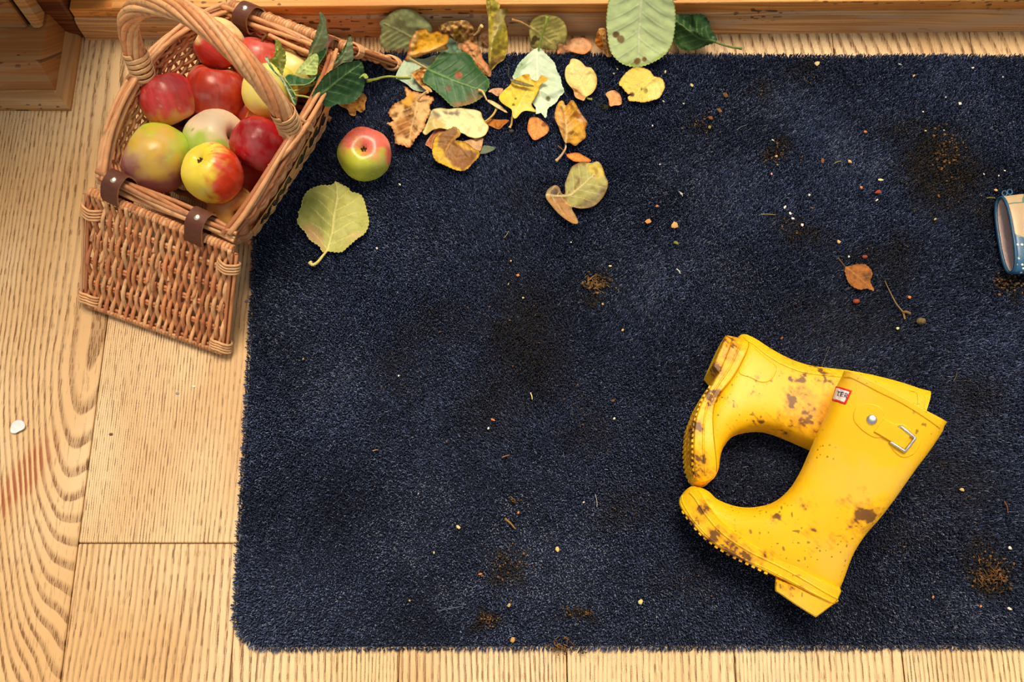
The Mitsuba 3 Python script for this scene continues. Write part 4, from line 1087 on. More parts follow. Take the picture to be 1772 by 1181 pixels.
leaf('golden curled leaf with a pale stalk, right of the small peach orange leaf', 'D',
     [(490, 182), (520, 90), (560, 70), (582, 110), (602, 100), (630, 65), (660, 80), (700, 150), (740, 210), (770, 252), (750, 310), (756, 380), (700, 430), (666, 456), (622, 430), (585, 430), (560, 390), (522, 290), (500, 240)],
     rib=[(585, 430), (590, 340), (580, 220), (555, 110)], z=.018, base=(206, 156, 56), regions=[([(500, 180), (560, 80), (590, 200), (640, 300), (590, 430), (540, 330)], (226, 176, 106), 5), ([(690, 150), (770, 250), (720, 240), (690, 230)], (234, 196, 150), 4)], edge=((168, 106, 40), 3), fold=[([(585, 425), (600, 250), (570, 110)], 6, .007), ([(640, 90), (770, 250)], 6, .008)], vein=(236, 200, 130), brown=.35, wave=.007, stem=[(585, 430), (582, 480), (545, 540), (502, 586)], stem_z=[.020, .020, .016, .012], stem_col=(212, 176, 132), stem_r=.0011, stem_r1=.0019, seed=36, matl='mat_dry')
leaf('small orange-red leaf touching the olive and brown leaf', 'D', [(590, 532), (640, 516), (690, 514), (742, 540), (796, 572), (790, 592), (690, 592), (640, 580)], z=.017, base=(222, 148, 66), edge=((196, 92, 50), 3), wave=.003, seed=37, matl='mat_dry', stem=[(592, 530), (562, 492), (518, 455)], stem_z=[.016, .013, .012], stem_col=(120, 86, 66), stem_r=.0006)
leaf('olive green leaf with a browned muddy half, lowest of the leaves above the mat centre', 'D',
     [(415, 892), (430, 830), (490, 790), (532, 810), (548, 856), (578, 862), (580, 780), (610, 690), (640, 630), (720, 592), (800, 600), (860, 588), (900, 640), (922, 710), (946, 770), (926, 850), (880, 920), (820, 970), (720, 990), (645, 975), (642, 1000), (672, 1050), (692, 1112), (650, 1118), (590, 1086), (520, 1030), (460, 960)],
     rib=[(420, 875), (600, 880), (690, 820), (830, 695)], z=.016, base=(158, 156, 82), regions=[([(410, 880), (500, 780), (560, 870), (640, 960), (700, 1120), (560, 1080), (450, 960)], (168, 122, 66), 4), ([(440, 820), (530, 800), (560, 880), (600, 900), (470, 900)], (82, 62, 40), 5), ([(780, 600), (870, 585), (920, 700), (860, 720), (790, 690)], (194, 174, 62), 6), ([(640, 980), (780, 900), (830, 860), (940, 780), (900, 900), (760, 990)], (112, 98, 58), 8)], edge=((126, 88, 50), 3), vein=(214, 196, 140), brown=.6, wave=.005, curl=.002, seed=38)
leaf('large olive green serrated leaf lying on the mat below the loose apple', 'E',
     [(788, 490), (810, 430), (800, 400), (830, 350), (845, 270), (890, 190), (950, 150), (1040, 120), (1110, 122), (1160, 110), (1187, 82), (1240, 110), (1320, 150), (1342, 186), (1430, 210), (1472, 262), (1492, 330), (1510, 400), (1528, 492), (1510, 570), (1470, 630), (1420, 660), (1360, 710), (1300, 762), (1240, 807), (1120, 802), (1050, 802), (1020, 750), (960, 710), (910, 670), (872, 600), (830, 560)],
     rib=[(1100, 790), (1150, 600), (1165, 450), (1200, 260), (1195, 95)], z=.015, base=(174, 178, 92), vein=(220, 212, 140), regions=[([(870, 560), (960, 520), (1060, 680), (1090, 800), (1020, 750), (900, 660)], (182, 150, 96), 8), ([(1280, 620), (1420, 600), (1400, 680), (1300, 660)], (206, 184, 124), 8), ([(860, 300), (960, 180), (1080, 300), (1080, 560), (960, 480)], (142, 150, 72), 12)], edge=((188, 182, 100), 2), stem=[(1100, 790), (1050, 850), (1000, 910), (950, 936), (920, 910)], stem_z=[.016, .016, .015, .014, .014], stem_col=(214, 206, 118), stem_r=.0016, stem_r1=.0024, serr=1.5, wave=.003, curl=.002, blot=.16, seed=39)
leaf('golden brown dry leaf at the mat edge beside the far right corner of the basket', 'S', [(1100, 1072), (1180, 1040), (1290, 1000), (1340, 950), (1387, 1000), (1366, 1060), (1372, 1110), (1330, 1150), (1282, 1130), (1270, 1182), (1210, 1170), (1190, 1120)], z=.016, base=(192, 138, 62), edge=((216, 166, 90), 3), wave=.005, brown=.4, seed=40, matl='mat_dry')
leaf('rust brown birch leaf lying alone on the mat right of its centre', 'R', [(1105, 300), (1140, 284), (1200, 272), (1246, 285), (1276, 330), (1262, 380), (1286, 436), (1240, 424), (1200, 431), (1150, 410), (1120, 370)], rib=[(1108, 294), (1160, 330), (1220, 380), (1280, 432)], z=.013, base=(156, 98, 48), vein=(172, 116, 62), regions=[([(1210, 330), (1270, 320), (1265, 370), (1230, 370)], (92, 62, 38), 4)], brown=.4, wave=.002, stem=[(1110, 293), (1085, 262), (1064, 236)], stem_z=[.013, .011, .010], stem_col=(110, 80, 54), stem_r=.0006, serr=.8, seed=41, matl='mat_dry')

# the leafy sprig that lies on the apples
sprig = thing('apple_sprig', 'sprig of fresh green apple leaves lying over the right side of the basket', 'sprig')


def sleaf(lab, outline, **kw):
    return leaf(lab, 'S', outline, parent=sprig, **kw)


sleaf(None, [(385, 612), (440, 580), (448, 480), (456, 395), (490, 422), (520, 470), (552, 540), (562, 620), (540, 700), (520, 772), (470, 700), (420, 650)], rib=[(520, 770), (490, 620), (458, 400)], tilt=[(488, 128, .150), (478, 68, .190)], base=(150, 176, 62), side2=(176, 192, 84), vein=(200, 208, 120), wave=.004, serr=1.2, seed=50)
sleaf('dark green leaf seen almost edge-on', [(345, 590), (380, 588), (402, 650), (460, 740), (540, 810), (590, 870), (640, 950), (666, 1040), (655, 1086), (620, 1030), (570, 920), (500, 800), (420, 720)], rib=[(350, 595), (500, 770), (655, 1080)], tilt=[(462, 105, .165), (510, 180, .168)], base=(36, 76, 40), side2=(62, 108, 58), vein=(190, 206, 170), wave=.003, seed=51)
sleaf(None, [(785, 582), (800, 500), (842, 400), (880, 290), (906, 200), (898, 124), (942, 150), (966, 200), (976, 300), (990, 380), (962, 480), (890, 546), (830, 552), (790, 592)], rib=[(800, 580), (880, 420), (940, 260), (905, 130)], tilt=[(540, 95, .140), (553, 22, .205)], base=(126, 154, 104), side2=(150, 174, 126), vein=(190, 206, 160), wave=.003, serr=1.0, seed=52)
sleaf(None, [(655, 752), (720, 660), (790, 590), (862, 545), (892, 590), (882, 720), (872, 762), (800, 766), (720, 762)], rib=[(690, 750), (780, 670), (870, 560)], tilt=[(520, 125, .150), (545, 95, .160)], base=(164, 188, 108), vein=(196, 210, 140), wave=.003, seed=53)
sleaf('dark green underside of a folded leaf', [(545, 802), (600, 756), (700, 782), (800, 800), (852, 770), (862, 800), (780, 862), (680, 872), (590, 866)], tilt=[(500, 135, .146), (545, 138, .150)], base=(44, 88, 46), edge=((150, 176, 110), 1.6), wave=.003, seed=54)
sleaf(None, [(875, 550), (962, 488), (972, 540), (922, 622), (888, 672), (880, 620)], tilt=[(556, 85, .150), (556, 112, .140)], base=(46, 86, 44), edge=((120, 150, 90), 1.2), wave=.002, seed=55)
sleaf(None, [(1010, 692), (1060, 620), (1110, 550), (1160, 470), (1206, 372), (1236, 422), (1246, 520), (1242, 620), (1150, 642), (1080, 682), (1030, 722)], rib=[(1020, 705), (1110, 610), (1170, 520), (1206, 385)], tilt=[(575, 118, .130), (604, 66, .178)], base=(58, 102, 54), side2=(146, 172, 132), vein=(190, 206, 160), wave=.003, seed=56)
sleaf(None, [(800, 892), (862, 780), (930, 740), (1000, 718), (1022, 732), (922, 830), (852, 922), (810, 942)], tilt=[(545, 150, .128), (570, 122, .140)], base=(34, 68, 36), wave=.002, edge=((100, 130, 80), 1.0), seed=57)
sleaf('largest dark green leaf of the sprig', [(828, 1002), (850, 930), (902, 850), (962, 770), (1042, 710), (1142, 660), (1242, 630), (1322, 624), (1352, 680), (1362, 760), (1367, 850), (1342, 940), (1290, 1012), (1200, 1062), (1082, 1067), (1022, 1092), (960, 1086), (920, 1042)], rib=[(835, 1000), (980, 920), (1100, 820), (1330, 650)], tilt=[(545, 168, .150), (630, 115, .140), (590, 175, .128)], base=(42, 80, 44), vein=(112, 144, 88), wave=.004, curl=.002, blot=.2, serr=1.0, seed=58)
sleaf('pale green bud', [(1305, 800), (1345, 756), (1375, 752), (1402, 790), (1372, 802), (1345, 780)], tilt=[(620, 136, .140), (636, 130, .138)], base=(150, 170, 84), wave=.003, seed=59, part_name='bud')
for pts, zs in (([(630, 935), (700, 915), (760, 890), (830, 870)], [.140, .138, .134, .130]), ([(650, 975), (740, 985), (810, 1000), (860, 985)], [.140, .146, .150, .152]), ([(540, 790), (580, 860), (630, 930), (660, 980)], [.150, .148, .142, .140]), ([(1000, 725), (930, 760), (880, 830), (820, 880)], [.136, .134, .132, .130]), ([(790, 590), (760, 720), (820, 800), (860, 860)], [.142, .144, .140, .132]), ([(1345, 778), (1362, 782), (1385, 796)], [.139, .138, .137])):
    s = cr('S', pts)
    v, f = tube(curve(P(s[:, 0], s[:, 1], zs), 20), 0.0013, 7)
    part(sprig, 'stalk', mikit.ply((v, f), 'mat_leaf', smooth=True, color=np.tile(lin(164, 172, 92), (len(v), 1))), 'pale green stalk')

# ------------------------------------------------------------------ the yellow boots
CR['K'] = (1150, 550, 2.2275)      # three magnified views that the boots were measured in
CR['G'] = (1160, 720, 3.281)
CR['F'] = (1400, 620, 6.562)


def fem_inflate(ring, inner, gain, cap):
    """Delaunay mesh of a polygon with the half thickness of a soft body that fills it (Poisson height field)."""
    poly = Polygon(ring).buffer(0)
    xy = [resample(np.vstack([ring, ring[:1]]), max(60, int(poly.length / 0.0022)))[:-1]]
    nb_ = len(xy[0])
    for d, st in ((0.0004, .0022), (0.0012, .0024), (0.0025, .0026), (0.0045, .003)):
        q = poly.buffer(-d)
        for g in getattr(q, 'geoms', [q]):
            r = np.array(g.exterior.coords)
            xy.append(resample(r, max(12, int(g.length / st)))[:-1])
    x0, y0, x1, y1 = poly.bounds
    gx, gy = np.meshgrid(np.arange(x0, x1, inner), np.arange(y0, y1, inner * .87))
    gx = gx + (np.arange(gx.shape[0]) % 2)[:, None] * inner / 2
    g = np.stack([gx.ravel(), gy.ravel()], 1)
    xy = np.vstack(xy + [g[inpoly(poly.buffer(-.0062), g)]])
    tri = Delaunay(xy).simplices
    tri = tri[inpoly(poly, xy[tri].mean(1))]
    a = xy[tri]
    ar = ((a[:, 1, 0] - a[:, 0, 0]) * (a[:, 2, 1] - a[:, 0, 1]) - (a[:, 1, 1] - a[:, 0, 1]) * (a[:, 2, 0] - a[:, 0, 0]))
    tri = np.where((ar < 0)[:, None], tri[:, ::-1], tri)[np.abs(ar) > 1e-12]
    N = len(xy)
    I, J, S, M = [], [], [], np.zeros(N)
    a = xy[tri]
    area = np.abs((a[:, 1, 0] - a[:, 0, 0]) * (a[:, 2, 1] - a[:, 0, 1]) - (a[:, 1, 1] - a[:, 0, 1]) * (a[:, 2, 0] - a[:, 0, 0])) / 2
    for k in range(3):
        i, j, o_ = tri[:, k], tri[:, (k + 1) % 3], tri[:, (k + 2) % 3]
        e1, e2 = xy[i] - xy[o_], xy[j] - xy[o_]
        cot = np.clip((e1 * e2).sum(1) / (np.abs(e1[:, 0] * e2[:, 1] - e1[:, 1] * e2[:, 0]) + 1e-14), -5, 50) / 2
        I += [i, j, i, j]; J += [j, i, i, j]; S += [-cot, -cot, cot, cot]
        np.add.at(M, tri[:, k], area / 3)
    A_ = sparse.csr_matrix((np.concatenate(S), (np.concatenate(I), np.concatenate(J))), (N, N))
    free = np.arange(nb_, N)
    u = np.zeros(N)
    u[free] = spsolve(A_[free][:, free].tocsc(), M[free])
    h = gain * np.sqrt(2 * np.maximum(u, 0))
    t = (np.maximum(h, 1e-6) ** -2.6 + cap ** -2.6) ** (-1 / 2.6)
    t[:nb_] = 0
    return xy, tri, t, nb_


def outer(q):
    g = Polygon(q).buffer(0)
    g = max(getattr(g, 'geoms', [g]), key=lambda s_: s_.area)
    return np.array(g.exterior.coords)[:-1]


class Frame:
    """The plane a boot lies in; local x, y in it, z out of it."""

    def __init__(self, pts, zfun, ox, xx):
        W = P(pts[:, 0], pts[:, 1], zfun(pts))
        c = W.mean(0)
        n = np.linalg.svd(W - c)[2][2]
        self.n = n if n[2] > 0 else -n
        self.c = c
        self.O = self.px(ox[None])[0]
        e = self.px(xx[None])[0] - self.O
        self.ex = e / np.linalg.norm(e)
        self.ey = np.cross(self.n, self.ex)

    def px(self, q, off=0.0):
        """Points of the plane (raised by off) seen at the pixels q."""
        d = FW * F + np.stack([q[:, 0] - 886, 0 * q[:, 0], 0 * q[:, 0]], -1) - UP * (q[:, 1] - 590.5)[:, None]
        s = ((self.c + self.n * off - CAM) @ self.n) / (d @ self.n)
        return CAM + d * s[:, None]

    def loc(self, q, off=0.0):
        w = self.px(np.asarray(q, float), off) - self.O
        return np.stack([w @ self.ex, w @ self.ey], 1)

    def world(self, xy, z):
        return self.O + xy[:, :1] * self.ex + xy[:, 1:2] * self.ey + np.asarray(z)[:, None] * self.n


def boot_upper(fr, ring, open_a, open_b, gain, cap, wall=.003):
    """Inflated boot upper, cut open along the line open_a - open_b (local), hollow down the shaft."""
    xy, tri, t, nb_ = fem_inflate(ring, .0034, gain, cap)
    N = len(xy)

    def solid(xy, tri, t, nb_):
        idx = np.arange(len(xy)) + len(xy) - nb_
        idx[:nb_] = np.arange(nb_)
        V = np.vstack([np.c_[xy, t], np.c_[xy[nb_:], -t[nb_:]]])
        return m3.Manifold(m3.Mesh(V.astype(np.float32), np.vstack([tri, idx[tri][:, ::-1]]).astype(np.uint32)))
    out = solid(xy, tri, t, nb_)
    d = open_b - open_a
    d = d / np.linalg.norm(d)
    nrm = np.array([d[1], -d[0]])                      # towards the foot
    cen = ring.mean(0)
    if (cen - open_a) @ nrm < 0:
        nrm = -nrm
    out = out.trim_by_plane((nrm[0], nrm[1], 0.0), float(open_a @ nrm))
    q = Polygon(ring).buffer(-wall)
    q = max(getattr(q, 'geoms', [q]), key=lambda g: g.area)
    r2 = np.array(q.exterior.coords)[:-1]
    xi, ti, tt_, ni = fem_inflate(r2, .006, gain, cap - wall * .8)
    ins = solid(xi, ti, np.maximum(tt_ - wall * .3, 0) * .94, ni).trim_by_plane((-nrm[0], -nrm[1], 0.0), float(-(open_a @ nrm) - 0.13))
    shell_ = out - ins
    mm = shell_.to_mesh()
    V = np.array(mm.vert_properties[:, :3]); Fc = np.array(mm.tri_verts)
    tree = cKDTree(xy)

    def thick(p):
        dd, ii = tree.query(p, k=4)
        w = 1 / (dd + 1e-6)
        return (t[ii] * w).sum(1) / w.sum(1)
    return fr.world(V[:, :2], V[:, 2]), Fc, thick


def slab(fr, ring, W, bev=.002, rows=1):
    """A plate with outline ring (local) reaching W(xy) to both sides of the boot's plane: the sole."""
    ring = resample(np.vstack([ring, ring[:1]]), max(60, int(Polygon(ring).length / .003)))[:-1]
    if not Polygon(ring).exterior.is_ccw:
        ring = ring[::-1]
    q = Polygon(ring).buffer(-bev * .8)
    q = max(getattr(q, 'geoms', [q]), key=lambda g: g.area)
    inn = resample(np.array(q.exterior.coords), len(ring) + 1)[:-1]
    k0 = np.argmin(np.linalg.norm(inn - ring[0], axis=1))
    inn = np.roll(inn, -k0, 0)
    if not Polygon(inn).exterior.is_ccw:
        inn = np.roll(inn[::-1], 1, 0)
    n_ = len(ring)
    Wr, Wi = W(ring), W(inn)
    layers = [fr.world(ring, -Wr + bev), fr.world(ring, Wr - bev), fr.world(inn, Wi), fr.world(inn, -Wi)]
    V = np.vstack(layers)
    k = np.arange(n_); k2 = (k + 1) % n_

    def strip(a, b):
        return np.vstack([np.stack([a * n_ + k, a * n_ + k2, b * n_ + k2], 1), np.stack([a * n_ + k, b * n_ + k2, b * n_ + k], 1)])
    f = [strip(0, 1), strip(1, 2), strip(3, 0)]
    x0, y0, x1, y1 = q.bounds
    gx, gy = np.meshgrid(np.arange(x0, x1, .004), np.arange(y0, y1, .004))
    g = np.stack([gx.ravel(), gy.ravel()], 1)
    g = g[inpoly(q.buffer(-.0015), g)]
    cap = np.vstack([inn, g])
    tri = Delaunay(cap).simplices
    tri = tri[inpoly(q, cap[tri].mean(1))]
    a = cap[tri]
    ar = (a[:, 1, 0] - a[:, 0, 0]) * (a[:, 2, 1] - a[:, 0, 1]) - (a[:, 1, 1] - a[:, 0, 1]) * (a[:, 2, 0] - a[:, 0, 0])
    tri = np.where((ar < 0)[:, None], tri[:, ::-1], tri)
    n0 = len(V)
    V = np.vstack([V, fr.world(cap, W(cap)), fr.world(cap, -W(cap))])
    f += [tri + n0, tri[:, ::-1] + n0 + len(cap)]
    return V, np.vstack(f)


def blobs(c, lst, zf):
    """Muddy places of a boot: pixel, radius in pixels, strength -> world."""
    r = []
    for u, v, rad, s in lst:
        q = cr(c, [(u, v)])[0]
        w = P(q[0], q[1], zf(q[None])[0] + .030)
        r.append((w, rad / CR[c][2] * .00066, s))
    return r


def boot_color(bl, seed):
    def fn(p, n, uv):
        g = fbm(p.x * 75, p.y * 75, p.z * 75 + seed, 4)
        g2 = fbm(p.x * 240, p.y * 240, p.z * 240 + seed)
        streak = noise((p.x + p.y) * 340, (p.x - p.y) * 70, p.z * 60)
        m_, film = mi.Float(0), mi.Float(0)
        for c, r, s in bl:
            d = dr.sqrt(dr.square(p.x - float(c[0])) + dr.square(p.y - float(c[1])) + 0.5 * dr.square(p.z - float(c[2]))) / float(r)
            m_ = dr.maximum(m_, s * (1 - smoothstep(0.25, 1.3, d)))
            film = dr.maximum(film, s * (1 - smoothstep(0.3, 2.3, d)))
        a = m_ * 0.55 + 1.7 * (g - 0.5) + 0.9 * (g2 - 0.5) + 0.45 * (streak - 0.5)
        crust = smoothstep(0.36, 0.62, a) * smoothstep(0.02, 0.12, m_)
        thin = smoothstep(0.16, 0.62, film * 0.55 + 0.9 * (g - 0.5) + 0.5 * (g2 - 0.5) + 0.3 * (streak - 0.5)) * smoothstep(0.02, 0.2, film)
        specks = smoothstep(0.80, 0.86, noise(p.x * 330, p.y * 330, p.z * 330 + seed)) * smoothstep(0.5, 0.64, fbm(p.x * 30 + 7, p.y * 30, p.z * 30))
        dust = smoothstep(0.5, 0.72, fbm(p.x * 24 + seed, p.y * 24, p.z * 24)) * 0.35
        c = mix(L(250, 203, 20), L(243, 186, 14), noise(p.x * 20, p.y * 20, p.z * 20))
        c = mix(c, L(226, 190, 96), dust)
        c = mix(c, L(184, 112, 28), thin * 0.7)
        c = mix(c, mix(L(116, 72, 30), L(84, 58, 36), g2), dr.clip(crust * 0.88 + specks * 0.7, 0, 0.95))
        return c
    return mikit.proc(fn)


def zline(a, za, b, zb):
    a, b = np.asarray(a, float), np.asarray(b, float)

    def z(q):
        d = b - a
        return za + ((np.asarray(q) - a) @ d) / (d @ d) * (zb - za)
    return z


# ---- the boot on top (outer side up, with the buckle)
z1 = zline((1300, 960), .048, (1548, 690), .130)
up1 = [(1085, 405), (1068, 440), (1020, 512), (960, 592), (890, 692), (832, 768), (772, 838), (732, 900), (711, 950), (690, 1010), (668, 1056), (640, 1078)]
sol1 = [(600, 1058), (480, 990), (380, 955), (300, 925), (230, 880), (170, 820), (120, 760), (80, 705), (90, 678)]
fro1 = [(110, 662), (135, 655), (172, 672), (202, 700), (260, 724), (320, 733), (390, 724), (440, 700), (482, 660), (520, 600), (552, 530), (582, 460), (612, 398), (640, 330), (662, 268), (682, 228), (691, 206)]
ext1 = [(800, 100), (1180, 290)]
ringK = cr('K', up1 + sol1 + fro1)
fr1 = Frame(ringK, z1, cr('K', [(690, 205)])[0], cr('K', [(1085, 405)])[0])
q = np.vstack([ringK, cr('K', [(750, 60), (800, 40), (1200, 260), (1190, 300)])])
q = ccurve(q)
ring1 = fr1.loc(outer(q))
b1 = thing('rain_boot', "child's yellow rubber rain boot with side buckle, lying on top of the other boot", 'boot', "pair of yellow children's rain boots")
oa, ob = fr1.loc(cr('K', [(691, 205), (1085, 405)]))
V, Fc, thick1 = boot_upper(fr1, ring1, oa, ob, 1.4, .0385)
bl1 = blobs('G', [(180, 560, 60, .9), (250, 700, 50, .95), (330, 760, 70, 1.), (410, 800, 50, 1.), (540, 800, 34, .9), (640, 950, 40, 1.), (690, 1000, 40, .8), (380, 710, 22, .8), (700, 690, 30, .5), (800, 520, 30, .6), (620, 590, 40, .35), (1040, 560, 50, .75), (840, 690, 60, .5), (120, 610, 40, .8)], z1) + blobs('K', [(770, 770, 60, .95), (750, 800, 50, .7), (560, 720, 30, .6)], z1)
scene['mat_boot_one'] = {'type': 'twosided', 'bsdf': {'type': 'principled', 'base_color': boot_color(bl1, 1.0), 'roughness': 0.40, 'specular': 0.4}}
part(b1, 'upper', mikit.ply((V, Fc), 'mat_boot_one', smooth=50))
foxG = [(945, 955), (800, 878), (640, 790), (480, 712), (330, 612), (230, 505), (165, 418), (130, 403), (95, 415), (60, 458), (55, 490), (80, 530), (130, 590), (195, 660), (265, 712), (340, 760), (420, 800), (500, 842), (600, 890), (760, 965), (905, 1040), (930, 1040), (962, 980)]
toe1, heel1 = fr1.loc(cr('G', [(55, 470), (960, 1030)]))


def sole_w(toe, heel, w=.0365):
    ax_ = (heel - toe) / np.linalg.norm(heel - toe)
    ln = np.linalg.norm(heel - toe)

    def W(p):
        s = (p - toe) @ ax_
        a = np.clip((s + .004) / .055, 0.02, 1)
        b = np.clip((ln + .006 - s) / .032, 0.02, 1)
        waist = 1 - .14 * np.exp(-((s - ln * .62) / .035) ** 2)
        return w * np.sqrt(1 - (1 - a) ** 2) * np.sqrt(1 - (1 - b) ** 2) * waist
    return W


W1 = sole_w(toe1, heel1)


def lugs(fr, curve_px, W, key, m_, n_, depth=.0008):
    """Tread lugs along the sole's bottom edge."""
    c = resample(fr.loc(curve_px), n_ * 2 + 1)
    for k in range(n_):
        a, b = c[2 * k], c[2 * k + 1]
        d = (b - a) / np.linalg.norm(b - a)
        o_ = np.array([d[1], -d[0]])
        if (a + o_ * .01 - c.mean(0)) @ o_ < (a - c.mean(0)) @ o_ or ((a + o_ * .02 - fr.loc(np.array([[1420, 800]]))[0]) ** 2).sum() < ((a - o_ * .02 - fr.loc(np.array([[1420, 800]]))[0]) ** 2).sum():
            o_ = -o_
        quad = np.array([a - o_ * .004, b - o_ * .004, b + o_ * depth, a + o_ * depth])
        for lo, hi in ((-.93, -.1), (.1, .93)):
            v = []
            for z_ in (lo, hi):
                v.append(fr.world(quad, W(quad) * z_))
            v = np.vstack(v)
            h = trimesh.convex.convex_hull(v)
            part(key, 'tread_lug', mikit.ply((np.array(h.vertices), np.array(h.faces)), m_))


s1 = part(b1, 'sole', mikit.ply(slab(fr1, fr1.loc(ccurve(cr('G', foxG), 7)), W1), 'mat_boot_one', smooth=40), 'yellow sole with mud in its ridges')
heelG = [(950, 1035), (908, 1058), (822, 1116), (700, 1040), (592, 968), (600, 905), (700, 935), (800, 985)]
part(s1, 'heel', mikit.ply(slab(fr1, fr1.loc(cr('G', heelG)), lambda p: W1(p) * .96 - .001), 'mat_boot_one', smooth=40), 'heel block')
lugs(fr1, cr('G', [(75, 530), (130, 600), (195, 668), (265, 722), (340, 770), (420, 810), (500, 850), (570, 885)]), W1, s1, 'mat_boot_one', 16)


def welt(fr, pts_px, W, key, m_, off=0.0, r=.0013):
    c = fr.loc(curve(pts_px, 80), off)
    v, f = tube(fr.world(c, W(c) + .0001), r, 7)
    part(key, 'welt', mikit.ply((v, f), m_, smooth=True))


welt(fr1, cr('G', [(118, 425), (150, 455), (215, 545), (310, 650), (460, 750), (620, 830), (780, 915), (940, 1010)]), W1, s1, 'mat_boot_one')
welt(fr1, cr('G', [(72, 448), (85, 490), (150, 580), (260, 690), (400, 775), (560, 850), (750, 945), (900, 1022)]), W1, s1, 'mat_boot_one', r=.0010)


def surf(fr, thick, q, off=0.0):
    """Points of the boot's upper side (raised by off) seen at pixels q, and normals."""
    q = np.asarray(q, float)
    t = np.full(len(q), .03)
    for _ in range(12):
        d = FW * F + np.stack([q[:, 0] - 886, 0 * q[:, 0], 0 * q[:, 0]], -1) - UP * (q[:, 1] - 590.5)[:, None]
        s = ((fr.c - CAM) @ fr.n + t) / (d @ fr.n)
        w = CAM + d * s[:, None] - fr.O
        xy = np.stack([w @ fr.ex, w @ fr.ey], 1)
        t = 0.5 * t + 0.5 * (thick(xy) + off)
    e = .002
    gx = (thick(xy + [e, 0]) - thick(xy - [e, 0])) / (2 * e)
    gy = (thick(xy + [0, e]) - thick(xy - [0, e])) / (2 * e)
    nn = fr.n - gx[:, None] * fr.ex - gy[:, None] * fr.ey
    return fr.world(xy, t), nn / np.linalg.norm(nn, axis=1, keepdims=True)


def applique(fr, thick, outline_px, off, th_, step=2.2):
    """A flat piece of rubber lying on the boot's upper side."""
    ring = resample(np.vstack([outline_px, outline_px[:1]]), max(24, int(Polygon(outline_px).length / 2)))[:-1]
    poly = Polygon(ring).buffer(0)
    x0, y0, x1, y1 = poly.bounds
    gx, gy = np.meshgrid(np.arange(x0, x1, step), np.arange(y0, y1, step))
    g = np.stack([gx.ravel(), gy.ravel()], 1)
    g = g[inpoly(poly.buffer(-1.0), g)]
    inn = poly.buffer(-.7)
    inn = resample(np.array(max(getattr(inn, 'geoms', [inn]), key=lambda s_: s_.area).exterior.coords), len(ring) + 1)[:-1]
    xy = np.vstack([ring, inn, g])
    tri = Delaunay(xy).simplices
    tri = tri[inpoly(poly, xy[tri].mean(1))]
    o_ = np.full(len(xy), off + th_)
    o_[:len(ring)] = off + th_ * .55
    top, nn = surf(fr, thick, xy, 0)
    top = top + nn * o_[:, None]
    fn = np.cross(top[tri[:, 1]] - top[tri[:, 0]], top[tri[:, 2]] - top[tri[:, 0]])
    tri = np.where(((fn @ fr.n) < 0)[:, None], tri[:, ::-1], tri)
    bot = top - nn * (th_ + .0012)
    N = len(xy)
    k = np.arange(len(ring)); k2 = (k + 1) % len(ring)
    V = np.vstack([top, bot])
    rim = np.vstack([np.stack([k, k2, k2 + N], 1), np.stack([k, k2 + N, k + N], 1)])
    return V, np.vstack([tri, tri[:, ::-1] + N, rim])


# rim band along the opening
band = cr('F', [(415, 135), (470, 132), (560, 165), (760, 245), (960, 345), (1160, 455), (1320, 545), (1450, 640), (1545, 725), (1560, 745), (1520, 800), (1490, 830)])
rimtop = curve(cr('K', [(691, 207), (735, 214), (850, 268), (960, 330), (1084, 403)]), 40)
low = curve(cr('F', [(385, 225), (480, 232), (620, 300), (820, 405), (1020, 500), (1220, 620), (1400, 740), (1500, 815)]), 40)
part(b1, 'rim_band', mikit.ply(applique(fr1, thick1, np.vstack([rimtop[1:-1], low[::-1][1:-1]]), 0, .0014), 'mat_boot_one', smooth=45), 'raised band round the top')
# the pull strap
patch = cr('F', [(520, 580), (580, 535), (680, 515), (780, 540), (845, 600), (850, 680), (960, 740), (1060, 745), (1140, 790), (1200, 890), (1260, 960), (1200, 1080), (1080, 1130), (980, 1080), (920, 990), (880, 900), (800, 905), (740, 905), (640, 850), (560, 780), (505, 700)])
part(b1, 'strap_patch', mikit.ply(applique(fr1, thick1, ccurve(patch, 6), 0, .0012), 'mat_boot_one', smooth=45), 'raised teardrop patch under the strap')
st = cr('F', [(850, 690), (1150, 870), (1060, 1022), (735, 835), (790, 760)])
st = np.array(Polygon(st).buffer(3).buffer(-3).exterior.coords)[:-1]
part(b1, 'strap', mikit.ply(applique(fr1, thick1, st, .0014, .0026), 'mat_boot_one', smooth=45), 'short yellow strap')
bk = cr('F', [(1010, 790), (1045, 780), (1195, 905), (1080, 1055), (915, 950)])
w_, nn_ = surf(fr1, thick1, resample(bk, 46), 0)
w_ = w_ + nn_ * np.interp(np.arange(46), [0, 8, 40, 45], [.0018, .0042, .0042, .0018])[:, None]
v, f = tube(w_, .0017, 8)
part(b1, 'buckle', mikit.ply((v, f), 'mat_metal', smooth=True), 'silver buckle frame')
w_, nn_ = surf(fr1, thick1, cr('F', [(712, 702)]), 0)
rv = trimesh.creation.icosphere(3, .0056)
rv.apply_scale([1, 1, .45])
rv.apply_transform(trimesh.geometry.align_vectors([0, 0, 1], nn_[0]))
rv.apply_translation(w_[0] + nn_[0] * .0018)
part(b1, 'rivet', mikit.ply((np.array(rv.vertices), np.array(rv.faces)), 'mat_metal', smooth=True), 'silver rivet')
